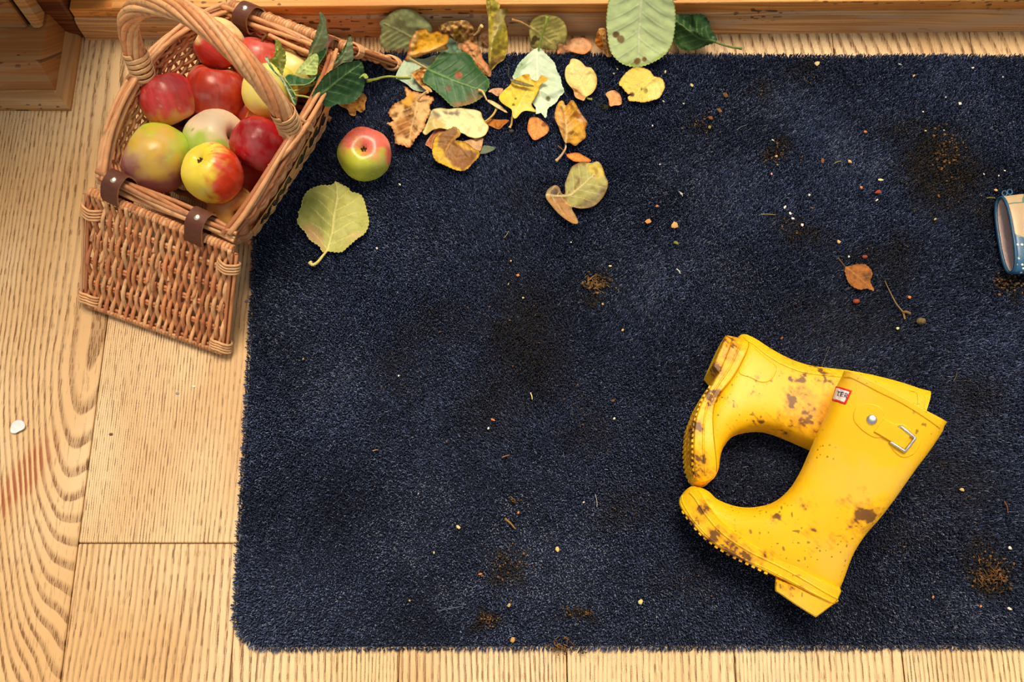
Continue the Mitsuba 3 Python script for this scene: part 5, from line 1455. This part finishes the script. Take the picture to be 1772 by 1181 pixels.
# the name tag sewn over the front edge
tagq = cr('F', [(308, 322), (350, 328), (490, 372), (415, 532), (330, 505), (262, 488)])
tg = part(b1, 'name_tag', mikit.ply(applique(fr1, thick1, tagq, 0, .0010, 1.2), 'mat_label', smooth=45, color=None) if False else None)
V, Fc = applique(fr1, thick1, tagq, 0, .0010, 1.0)
scene[tg] = mikit.ply((V, Fc), 'mat_label', smooth=True, color=np.tile(lin(222, 40, 44), (len(V), 1)))
labels[tg] = {'label': 'white name tag with a red border and dark lettering'}
inq = cr('F', [(316, 344), (350, 350), (462, 386), (402, 506), (335, 482), (276, 466)])
V, Fc = applique(fr1, thick1, inq, .0008, .0006, 1.0)
part(tg, 'white_field', mikit.ply((V, Fc), 'mat_label', smooth=True, color=np.tile(lin(238, 234, 232), (len(V), 1))), 'white field of the tag')
tm = meshkit.text_mesh('TER', 1.0, .0006)
tv = np.array(tm.vertices)
xw = tv[:, 0].max()
oq, xq, yq = np.array([318., 418]), np.array([112., 30.]), np.array([16., -50.])
pxs = cr('F', oq + 4 + (tv[:, :1] / xw) * xq + tv[:, 1:2] * yq + np.array([0, 6]))
w_, nn_ = surf(fr1, thick1, pxs, 0)
tv3 = w_ + nn_ * (.0015 + tv[:, 2:])
part(tg, 'lettering', mikit.ply((tv3, np.array(tm.faces)), 'mat_label', color=np.tile(lin(44, 50, 60), (len(tv3), 1))), 'dark capital letters')

# ---- the boot underneath (inner side up)
z2 = zline((1230, 700), .0455, (1560, 720), .0435)
top2 = [(300, 66), (340, 84), (400, 128), (460, 163), (530, 190), (610, 203), (690, 212), (800, 234), (900, 260), (965, 282), (1003, 291)]
op2 = [(1110, 330), (1040, 720)]
bot2 = [(880, 640), (760, 590), (650, 540), (555, 500), (510, 480), (450, 455), (390, 437), (320, 440), (262, 460), (228, 500), (214, 540), (209, 582), (196, 608)]
in2 = [(165, 612), (140, 560), (132, 480), (138, 410), (160, 340), (200, 270), (240, 190), (275, 90)]
q = cr('K', top2 + op2 + bot2 + in2)
fr2 = Frame(cr('K', top2 + bot2), z2, cr('K', [(1003, 291)])[0], cr('K', [(880, 650)])[0])
q = ccurve(q)
ring2 = fr2.loc(outer(q))
b2 = thing('rain_boot', "child's yellow rubber rain boot lying underneath, its muddy tread facing left", 'boot', "pair of yellow children's rain boots")
oa, ob = fr2.loc(cr('K', [(1003, 291), (880, 655)]))
V, Fc, thick2 = boot_upper(fr2, ring2, oa, ob, 1.3, .0335)
bl2 = blobs('K', [(100, 430, 60, .9), (85, 520, 60, .9), (120, 560, 60, .8), (170, 300, 50, .7), (200, 110, 70, .9), (180, 190, 50, 1.), (560, 390, 60, 1.), (520, 330, 70, .9), (590, 420, 40, .9), (470, 420, 50, .7), (370, 420, 60, .45), (620, 230, 60, .6), (500, 240, 30, .5), (390, 235, 30, .5), (250, 470, 50, .5), (320, 320, 60, .35), (560, 205, 80, .5)], z2)
scene['mat_boot_two'] = {'type': 'twosided', 'bsdf': {'type': 'principled', 'base_color': boot_color(bl2, 5.0), 'roughness': 0.40, 'specular': 0.4}}
part(b2, 'upper', mikit.ply((V, Fc), 'mat_boot_two', smooth=50))
W2OFF = .034
near2 = [(332, 93), (277, 213), (217, 290), (193, 345), (189, 420), (196, 500), (207, 575), (203, 606), (180, 622), (150, 627), (128, 612), (116, 560), (112, 480), (118, 400), (146, 320), (196, 235), (230, 165), (268, 66), (280, 58), (300, 66)]
sr = fr2.loc(ccurve(cr('K', near2), 7), W2OFF)
toe2, heel2 = fr2.loc(cr('K', [(165, 632), (300, 62)]), W2OFF)
W2 = sole_w(toe2, heel2, .0355)
s2 = part(b2, 'sole', mikit.ply(slab(fr2, sr, W2), 'mat_boot_two', smooth=40), 'yellow ridged sole caked with mud')
part(s2, 'heel', mikit.ply(slab(fr2, fr2.loc(cr('K', [(290, 58), (246, 50), (188, 182), (214, 214), (240, 190)]), W2OFF), lambda p: W2(p) * .96 - .001), 'mat_boot_two', smooth=40), 'heel block')
lg = fr2.loc(cr('K', [(128, 605), (114, 560), (110, 480), (117, 400), (144, 322), (186, 250)]), W2OFF)


def lugs2(n_):
    c = resample(lg, n_ * 2 + 1)
    for k in range(n_):
        a, b = c[2 * k], c[2 * k + 1]
        d = (b - a) / np.linalg.norm(b - a)
        o_ = np.array([d[1], -d[0]])
        mid = fr2.loc(np.array([[1300., 720.]]))[0]
        if ((a + o_ * .02 - mid) ** 2).sum() < ((a - o_ * .02 - mid) ** 2).sum():
            o_ = -o_
        quad = np.array([a - o_ * .004, b - o_ * .004, b + o_ * .0016, a + o_ * .0016])
        for lo, hi in ((-.93, -.36), (-.28, .28), (.36, .93)):
            v = np.vstack([fr2.world(quad, W2(quad) * z_) for z_ in (lo, hi)])
            h = trimesh.convex.convex_hull(v)
            part(s2, 'tread_lug', mikit.ply((np.array(h.vertices), np.array(h.faces)), 'mat_boot_two'))


lugs2(18)
welt(fr2, cr('K', [(305, 80), (252, 190), (200, 270), (165, 340), (150, 420), (150, 510), (165, 600)]), W2, s2, 'mat_boot_two', W2OFF)
# back seam, heel patch
bs = curve(cr('K', [(300, 74), (338, 92), (400, 138), (460, 172), (530, 199), (610, 212), (690, 222), (800, 245)]), 50)
bs2 = curve(cr('K', [(318, 92), (345, 108), (400, 152), (460, 186), (530, 212), (610, 224), (690, 233), (800, 256)]), 50)
part(b2, 'back_seam', mikit.ply(applique(fr2, thick2, np.vstack([bs, bs2[::-1]]), 0, .0010), 'mat_boot_two', smooth=45), 'raised seam down the back')
hp = cr('K', [(322, 106), (360, 132), (400, 165), (430, 190), (425, 222), (402, 246), (370, 250), (330, 232), (285, 206)])
part(b2, 'heel_patch', mikit.ply(applique(fr2, thick2, ccurve(hp, 9), 0, .0009), 'mat_boot_two', smooth=45), 'rounded heel patch')
rp = curve(cr('K', [(960, 288), (1000, 300), (1000, 350), (985, 400), (955, 480)]), 20)
rq = curve(cr('K', [(940, 280), (972, 296), (972, 350), (955, 400), (925, 470)]), 20)
part(b2, 'rim_band', mikit.ply(applique(fr2, thick2, np.vstack([rp, rq[::-1]]), 0, .0012), 'mat_boot_two', smooth=45))

# ---- the blue boot at the right edge, its opening to the left
b3 = thing('patterned_rain_boot', "child's blue and beige patterned boot at the right edge, pale pink lining showing", 'boot')
c0 = P(1752, 402, .034)
n3 = 64
th3 = np.linspace(0, 2 * np.pi, n3, endpoint=False)
prof3 = [(-.002, .0525, .0135, .0262), (.004, .0530, .0142, .0262), (.03, .0535, .021, .031), (.07, .054, .029, .0385), (.13, .050, .032, .042), (.19, .046, .034, .0435), (.215, .050, .036, .045)]


def ring3(x, a, b, z, sh=0.0):
    k = 2 / 2.6
    c, s = np.cos(th3), np.sin(th3)
    y = np.sign(c) * np.abs(c) ** k * (a - sh)
    zz = np.sign(s) * np.abs(s) ** k * (b - sh)
    return np.stack([c0[0] + x - .003 + .28 * math.exp(-max(x, 0) / .05) * zz, c0[1] + y, z + zz + 0 * y], 1)


def loft(rings):
    V = np.vstack(rings)
    m_ = len(rings)
    i, j = np.meshgrid(np.arange(m_ - 1), np.arange(n3), indexing='ij')
    j2 = (j + 1) % n3
    q = np.stack([i * n3 + j, i * n3 + j2, (i + 1) * n3 + j2, (i + 1) * n3 + j], -1).reshape(-1, 4)
    return V, np.vstack([q[:, [0, 1, 2]], q[:, [0, 2, 3]]])


pp3 = curve(np.array(prof3), 26)


def blue_print(p, n, uv):
    a, b, r = mikit.voronoi(p.x * 24 + 0.4 * noise(p.x * 60, p.y * 60, p.z * 60), (p.y + 0.6 * p.z) * 24)
    c = dr.select(r < 0.36, L(196, 172, 134), dr.select(r < 0.72, L(40, 98, 140), L(120, 150, 150)))
    c = mi.Color3f(c)
    e, _, r2 = mikit.voronoi(p.x * 150, (p.y + 0.6 * p.z) * 150)
    dots = (1 - smoothstep(0.18, 0.26, e)) * dr.select((r >= 0.36) & (r2 < 0.5), 1.0, 0.0)
    c = mix(c, dr.select(r2 < 0.25, mi.Float(1), mi.Float(0)) * L(240, 244, 240) + dr.select(r2 < 0.25, mi.Float(0), mi.Float(1)) * L(40, 170, 150), dots)
    lines = smoothstep(0.0, 0.05, b - a)
    return mix(L(70, 120, 116), c, lines)


mat('mat_blue_print', mikit.proc(blue_print), 0.35, 0.5)
mat('mat_blue', lin(32, 78, 112), 0.4, 0.5)
mat('mat_lining', mikit.proc(lambda p, n, uv: mix(L(226, 204, 200), L(206, 180, 174), fbm(p.x * 260, p.y * 260, p.z * 260))), 0.9, 0.1)
ft = [(.215, .050, .036, .045), (.235, .052, .036, .045), (.26, .046, .033, .045), (.275, .03, .022, .045), (.28, .004, .004, .045)]
part(b3, 'shaft', mikit.ply(loft([ring3(*q) for q in np.vstack([pp3, curve(np.array(ft), 14)[1:]])]), 'mat_blue_print', smooth=True), 'blue, beige and teal patterned shaft')
part(b3, 'lining', mikit.ply(loft([ring3(q[0], q[1], q[2], q[3], .0032) for q in pp3[:20]]), 'mat_lining', smooth=True), 'pale pink lining')
rr_ = ring3(*prof3[0], .0016)
v, f = tube(rr_, .0022, 8, closed=True)
part(b3, 'collar', mikit.ply((v, f), 'mat_blue', smooth=True), 'dark blue rubber collar')
for dx, dy in ((-.001, .0555), (.006, .0575)):
    w = np.linspace(0, 2 * np.pi, 20)
    q = np.array([c0[0] + dx + .001, c0[1] + dy, .030]) + np.stack([.0026 * np.cos(w), .0036 * np.sin(w), .001 * np.cos(w)], 1)
    v, f = tube(q[:-1], .0012, 6, closed=True)
    part(b3, 'pull_loop', mikit.ply((v, f), 'mat_blue', smooth=True), 'small dark pull loop')

# ------------------------------------------------------------------ bits on the mat and the floor
rd = np.random.default_rng(77)
PALE, TAN, ORANGE, BROWN, OLIVE, RED = (232, 226, 206), (214, 176, 120), (212, 130, 72), (126, 84, 50), (142, 138, 62), (158, 70, 50)
BITS = [  # u, v, size in pixels, colour
    (1197, 148, 8, (226, 214, 140)), (1414, 111, 11, (216, 196, 150)), (1557, 112, 6, (176, 182, 190)), (1683, 118, 5, PALE), (1581, 132, 6, TAN), (1735, 134, 4, PALE), (1636, 169, 4, PALE), (1661, 180, 8, PALE),
    (1597, 194, 5, PALE), (1497, 229, 8, ORANGE), (1601, 227, 5, TAN), (1633, 226, 4, PALE), (1523, 312, 9, (232, 214, 170)), (1490, 325, 9, ORANGE), (1519, 333, 11, RED), (1517, 347, 6, PALE),
    (1470, 280, 10, TAN), (1423, 279, 10, BROWN), (1738, 296, 4, PALE), (1702, 302, 5, PALE), (1728, 305, 4, PALE), (1723, 330, 8, TAN), (1618, 380, 6, TAN), (1624, 340, 8, BROWN), (1255, 165, 13, (110, 78, 44)), (1245, 192, 13, (140, 98, 66)),
    (1229, 205, 9, BROWN), (1228, 221, 8, OLIVE), (1129, 218, 4, PALE), (1183, 180, 5, PALE), (1337, 243, 5, PALE), (1142, 285, 4, PALE), (1335, 302, 6, (224, 176, 176)), (1345, 286, 5, OLIVE), (1179, 336, 5, PALE),
    (1400, 338, 5, PALE), (1358, 359, 7, (244, 242, 236)), (1367, 370, 7, (244, 242, 236)), (1372, 379, 8, (244, 242, 236)), (1388, 390, 9, (244, 242, 236)), (1122, 384, 14, (206, 146, 76)), (1167, 391, 17, (222, 170, 104)),
    (1137, 357, 6, ORANGE), (1343, 271, 8, TAN), (1151, 125, 6, (214, 200, 150)), (1068, 120, 5, (190, 190, 130)), (1062, 128, 5, (190, 190, 130)), (884, 452, 5, TAN), (896, 477, 8, ORANGE), (905, 516, 5, (220, 200, 150)), (1056, 461, 6, (220, 200, 150)),
    (1077, 572, 7, TAN), (1043, 527, 6, TAN), (853, 727, 8, ORANGE), (845, 742, 5, PALE), (1061, 694, 6, BROWN), (1063, 725, 5, PALE), (773, 765, 6, BROWN), (897, 888, 6, ORANGE), (793, 913, 7, (226, 200, 140)), (964, 951, 8, (230, 200, 130)),
    (751, 957, 5, (226, 200, 140)), (709, 1040, 6, (206, 170, 100)), (1108, 1043, 9, (226, 214, 140)), (881, 1048, 6, TAN), (887, 1108, 10, (200, 156, 80)), (690, 651, 5, PALE), (724, 855, 4, PALE), (831, 994, 6, ORANGE), (692, 320, 6, (236, 226, 190)),
    (652, 430, 5, PALE), (1664, 848, 8, (222, 196, 120)), (1747, 949, 8, PALE), (1746, 1054, 8, PALE), (1614, 1034, 6, ORANGE), (1697, 1050, 6, ORANGE), (1573, 515, 7, ORANGE), (1353, 586, 7, BROWN), (1553, 569, 6, (226, 220, 150)), (1451, 419, 9, TAN), (1170, 421, 10, OLIVE),
    (1469, 445, 5, PALE), (1148, 176, 5, (236, 220, 196)), (880, 492, 4, TAN), (988, 420, 4, PALE), (525, 622, 6, (200, 176, 90)), (1442, 1129, 5, PALE), (1010, 870, 4, PALE)]
MARKS = [(631, 266, 'the loose apple'), (575, 390, 'the serrated leaf'), (790, 135, 'the dark green leaf'), (925, 165, 'the bright yellow leaf'), (1108, 60, 'the big pale leaf'), (1111, 147, 'the round yellow leaf'), (988, 215, 'the golden curled leaf'),
         (1012, 320, 'the half-brown leaf'), (1487, 480, 'the rust brown leaf'), (1752, 395, 'the blue boot'), (1290, 650, 'the lower boot'), (1480, 850, 'the buckled boot'), (1030, 492, 'the straw patch'), (970, 1119, 'the brown root tuft'), (1712, 998, 'the muddy patch'), (440, 1090, 'the rounded corner')]
SEEN = {}


def where(u, v, what):
    """A label that places a tiny thing by the nearest thing one can find."""
    d, mu, mv, nm = min((math.hypot(u - a, v - b), a, b, c) for a, b, c in MARKS)
    w = ['right of', 'below right of', 'below', 'below left of', 'left of', 'above left of', 'above', 'above right of'][int(round(math.degrees(math.atan2(v - mv, u - mu)) / 45)) % 8]
    far = 'close' if d < 75 else 'a little way' if d < 160 else 'far' if d < 290 else 'very far'
    lab = f'{what} {far} {w} {nm}'
    k = SEEN[lab] = SEEN.get(lab, 0) + 1
    if k > 1:
        lab += ', ' + ['second', 'third', 'fourth', 'fifth', 'sixth', 'seventh', 'eighth'][k - 2] + ' one'
    return lab


for u, v, s, c in BITS:
    z0 = .0098
    r = s * .00072 / 2
    k = rd.integers(6, 9)
    a = np.sort(rd.uniform(0, 2 * np.pi, k)) + np.linspace(0, .4, k)
    a = np.linspace(0, 2 * np.pi, k, endpoint=False) + rd.uniform(-.3, .3, k)
    q = np.stack([np.cos(a) * rd.uniform(.7, 1.25), np.sin(a) * rd.uniform(.55, .9)], 1) * r * rd.uniform(.75, 1.15, (k, 1))
    w = rd.uniform(0, np.pi)
    q = q @ np.array([[np.cos(w), -np.sin(w)], [np.sin(w), np.cos(w)]])
    ctr = P(u, v, z0)
    zt = .0008 + .25 * r * rd.uniform(0.2, 1.0, k)
    th_ = min(.0014, .25 * r + .0004)
    V = np.vstack([np.c_[q, zt], np.c_[q * .9, zt - th_], [[0, 0, .0014 + .2 * r]], [[0, 0, -.0004]]]) + ctr
    i = np.arange(k); i2 = (i + 1) % k
    Fc = np.vstack([np.stack([i, i2, 0 * i + 2 * k], 1), np.stack([i2 + k, i + k, 0 * i + 2 * k + 1], 1), np.stack([i, i + k, i2 + k], 1), np.stack([i, i2 + k, i2], 1)])
    lum = sum(c) / 3
    if lum > 190 and min(c) > 160:
        nm, lb, g_ = 'petal', where(u, v, 'tiny pale petal'), 'tiny pale petals on the mat'
    elif lum > 150:
        nm, lb, g_ = 'leaf_flake', where(u, v, 'tiny tan flake'), 'tiny yellowish flakes on the mat'
    else:
        nm, lb, g_ = 'bark_flake', where(u, v, 'tiny ' + {ORANGE: 'orange', BROWN: 'brown', OLIVE: 'olive', RED: 'red'}.get(c, 'brown') + ' flake'), 'tiny dark flakes on the mat'
    key = thing(nm, lb, 'petal' if nm == 'petal' else 'flake', g_)
    cc = lin(c) * rd.uniform(.85, 1.1)
    scene[key] = mikit.ply((V, Fc), 'mat_dry', smooth=True, color=np.clip(cc * (.85 + .3 * rd.random((len(V), 1))), 0, .9))

STRAWS = [(1317, 371, 1342, 372, (176, 160, 84), .0006), (918, 680, 921, 692, (226, 196, 120), .0010), (645, 781, 654, 779, (176, 140, 92), .0008), (869, 792, 882, 788, (160, 104, 56), .0009), (874, 898, 892, 916, (146, 112, 50), .0014), (1175, 332, 1181, 340, (216, 210, 200), .0007),
          (1171, 466, 1177, 474, (232, 228, 216), .0008), (1444, 283, 1456, 279, (160, 150, 70), .0007), (1707, 343, 1722, 343, (150, 150, 60), .0007), (1738, 868, 1744, 888, (126, 76, 40), .0009), (872, 412, 880, 400, (150, 140, 100), .0006), (1030, 856, 1033, 878, (196, 190, 176), .0004), (1275, 225, 1292, 216, (150, 150, 150), .0003), (757, 1058, 800, 1050, (110, 116, 140), .0004), (1420, 640, 1436, 600, (120, 112, 100), .0003), (1650, 660, 1656, 644, (110, 96, 70), .0005)]
for u0, v0, u1, v1, c, r in STRAWS:
    a, b = P(u0, v0, .0100), P(u1, v1, .0108)
    m_ = (a + b) / 2 + np.array([rd.uniform(-.001, .001), rd.uniform(-.001, .001), .0008])
    v, f = tube(curve([a, m_, b], 9), np.linspace(r, r * .6, 9), 6)
    key = thing('straw', where((u0 + u1) / 2, (v0 + v1) / 2, 'thin dry grass stem'), 'straw', 'dry grass stems on the mat')
    scene[key] = mikit.ply((v, f), 'mat_dry', smooth=True, color=np.tile(lin(c), (len(v), 1)))


def lump(u, v, s, z, c, name, lab, cat, group=None, flat=.7, seed=0):
    m_ = trimesh.creation.icosphere(2, 1.0)
    V = np.array(m_.vertices)
    V = V * (1 + .5 * (fb(V + seed, 1.6, seed)[:, None] - .5)) * np.array([1.2, .85, flat]) * s * .00072 / 2
    ctr = P(u, v, z)
    key = thing(name, lab, cat, group)
    scene[key] = mikit.ply((V + ctr + [0, 0, s * .00072 / 2 * flat * .7], np.array(m_.faces)), 'mat_soil', smooth=True, color=np.clip(lin(c) * (.7 + .6 * nz(V, 900, seed)[:, None]), 0, .9))


lump(1593, 557, 14, .0085, (112, 98, 66), 'pebble', 'olive grey pebble on the mat at the foot of the thin twig', 'pebble', seed=1)
lump(1481, 523, 10, .0085, (150, 74, 52), 'berry', 'reddish dried berry on the mat below the rust brown birch leaf', 'berry', flat=.9, seed=2)
lump(1496, 446, 8, .0085, (140, 72, 52), 'berry', 'reddish dried berry on the mat above the rust brown birch leaf', 'berry', flat=.9, seed=3)
lump(885, 228, 8, .0085, (74, 74, 62), 'pebble', 'dark grey pebble on the mat under the bright yellow leaf', 'pebble', seed=4)

tw = thing('twig', 'thin forked dry twig on the mat beside the rust brown birch leaf', 'twig')
t3 = curve([P(1531, 486, .011), P(1540, 505, .013), P(1551, 526, .013), P(1562, 540, .012), P(1566, 553, .011)], 24)
v, f = tube(t3, np.linspace(.0005, .0014, 24), 6)
part(tw, 'stem', mikit.ply((v, f), 'mat_soil', smooth=True, color=np.tile(lin(140, 116, 76), (len(v), 1))))
v, f = tube(curve([P(1561, 541, .012), P(1568, 540, .014), P(1575, 543, .012)], 10), np.linspace(.0016, .0022, 10), 6)
part(tw, 'bud', mikit.ply((v, f), 'mat_soil', smooth=True, color=np.tile(lin(128, 100, 64), (len(v), 1))), 'brown bud')


def tuft(u, v, s, c, name, lab, nbl=26, seed=0):
    r_ = np.random.default_rng(seed)
    ps = []
    ctr = P(u, v, .0088)
    for _ in range(nbl):
        a = r_.uniform(0, 2 * np.pi)
        l_ = s * .00072 * r_.uniform(.08, .28)
        b0 = ctr + np.array([r_.normal(0, .26), r_.normal(0, .17), 0]) * s * .00072
        e = b0 + np.array([np.cos(a) * l_, np.sin(a) * l_, r_.uniform(-.0005, .0015)])
        ps.append(tube(curve([b0, (b0 + e) / 2 + [0, 0, .0010], e], 5), np.linspace(.0007, .0003, 5), 4) + (lin(c) * r_.uniform(.5, 1.5),))
    v_, f_, c_ = join(ps)
    key = thing(name, lab, 'tuft')
    scene[key] = mikit.ply((v_, f_), 'mat_soil', smooth=True, color=np.clip(c_, 0, .9))


tuft(1046, 184, 26, (64, 62, 34), 'moss_tuft', 'dark mossy tuft on the mat left of the small peach scrap', seed=1)
tuft(970, 1119, 34, (124, 92, 52), 'root_tuft', 'brown grassy root tuft at the near edge of the mat', 34, seed=2)
tuft(1030, 492, 40, (132, 100, 58), 'straw_tuft', 'flattened patch of chopped brown straw above the mat centre', 60, seed=3)
tuft(893, 868, 16, (120, 88, 40), 'root_tuft', 'tiny brown root tuft on the mat left of the boots', 12, seed=4)
tuft(1008, 1127, 14, (60, 52, 44), 'moss_tuft', 'tiny dark tuft on the planks at the near edge of the mat', 12, seed=5)
tuft(1712, 998, 50, (112, 78, 44), 'straw_tuft', 'brown muddy straw patch near the lower right corner of the mat', 60, seed=6)

# the white petal on the planks
pv = np.array([(18, 742), (22, 732), (30, 727), (38, 728), (43, 735), (41, 742), (34, 746), (26, 750), (19, 749)], float)
pr_ = curve(np.vstack([pv, pv[:1]]), 40)[:-1]
Vp, Fp, Cp, _, _ = leaf_mesh('M', pv, z=.003, base=(226, 232, 236), blot=.08, wave=.0012, curl=.001, step=2.0, seed=90, tilt=[(20, 750, .0022), (40, 728, .0040)])
key = thing('petal', 'large white petal lying alone on the oak plank at the left', 'petal', shape=mikit.ply((Vp, Fp), 'mat_leaf', smooth=True, color=Cp))
for u, v, s, c in ((335, 669, 6, PALE), (307, 681, 6, (150, 150, 160)), (427, 522, 6, (130, 130, 160)), (431, 567, 6, (216, 214, 220)), (192, 752, 6, (120, 84, 60))):
    m_ = trimesh.creation.icosphere(1, 1.0)
    V = np.array(m_.vertices) * np.array([1.2, .8, .4]) * s * .00072 / 2 + P(u, v, .0009)
    key = thing('floor_speck', {335: 'tiny pale speck on the plank below the wicker lid', 307: 'tiny grey speck on the plank below the wicker lid', 427: 'tiny bluish speck on the plank beside the wicker lid near the mat', 431: 'tiny white speck on the plank at the mat edge', 192: 'tiny brown speck on the plank near the seam'}[u], 'speck', 'tiny specks on the planks', mikit.ply((V, np.array(m_.faces)), 'mat_soil', smooth=True, color=np.tile(lin(c), (len(V), 1))))

# loose soil in the muddy patches: crumbs too many to count
cr_ = trimesh.creation.icosphere(0, 1.0)
cv, cf = np.array(cr_.vertices), np.array(cr_.faces)
ps = []
for u, v, ru, rv, s, k in MUD:
    for _ in range(int(10 + 34 * s * (1 + k))):
        q = rd.normal(0, .45, 2) * np.array([ru, rv])
        ctr = P(u + q[0], v + q[1], .0088 + rd.uniform(0, .001))
        if not outline.contains(__import__('shapely').Point(ctr[0], ctr[1])):
            continue
        r = rd.uniform(.0004, .0012) * (1 + .3 * k)
        c = lin([(58, 46, 34), (92, 68, 44), (124, 92, 60), (44, 38, 32)][rd.integers(4)])
        ps.append((cv * r * rd.uniform(.6, 1.3, (1, 3)) + ctr, cf, c))
v, f, c = join(ps)
key = thing('soil_crumbs', 'fine brown soil crumbs scattered over the muddy patches of the mat', 'soil', kind='stuff', shape=mikit.ply((v, f), 'mat_soil', color=c))
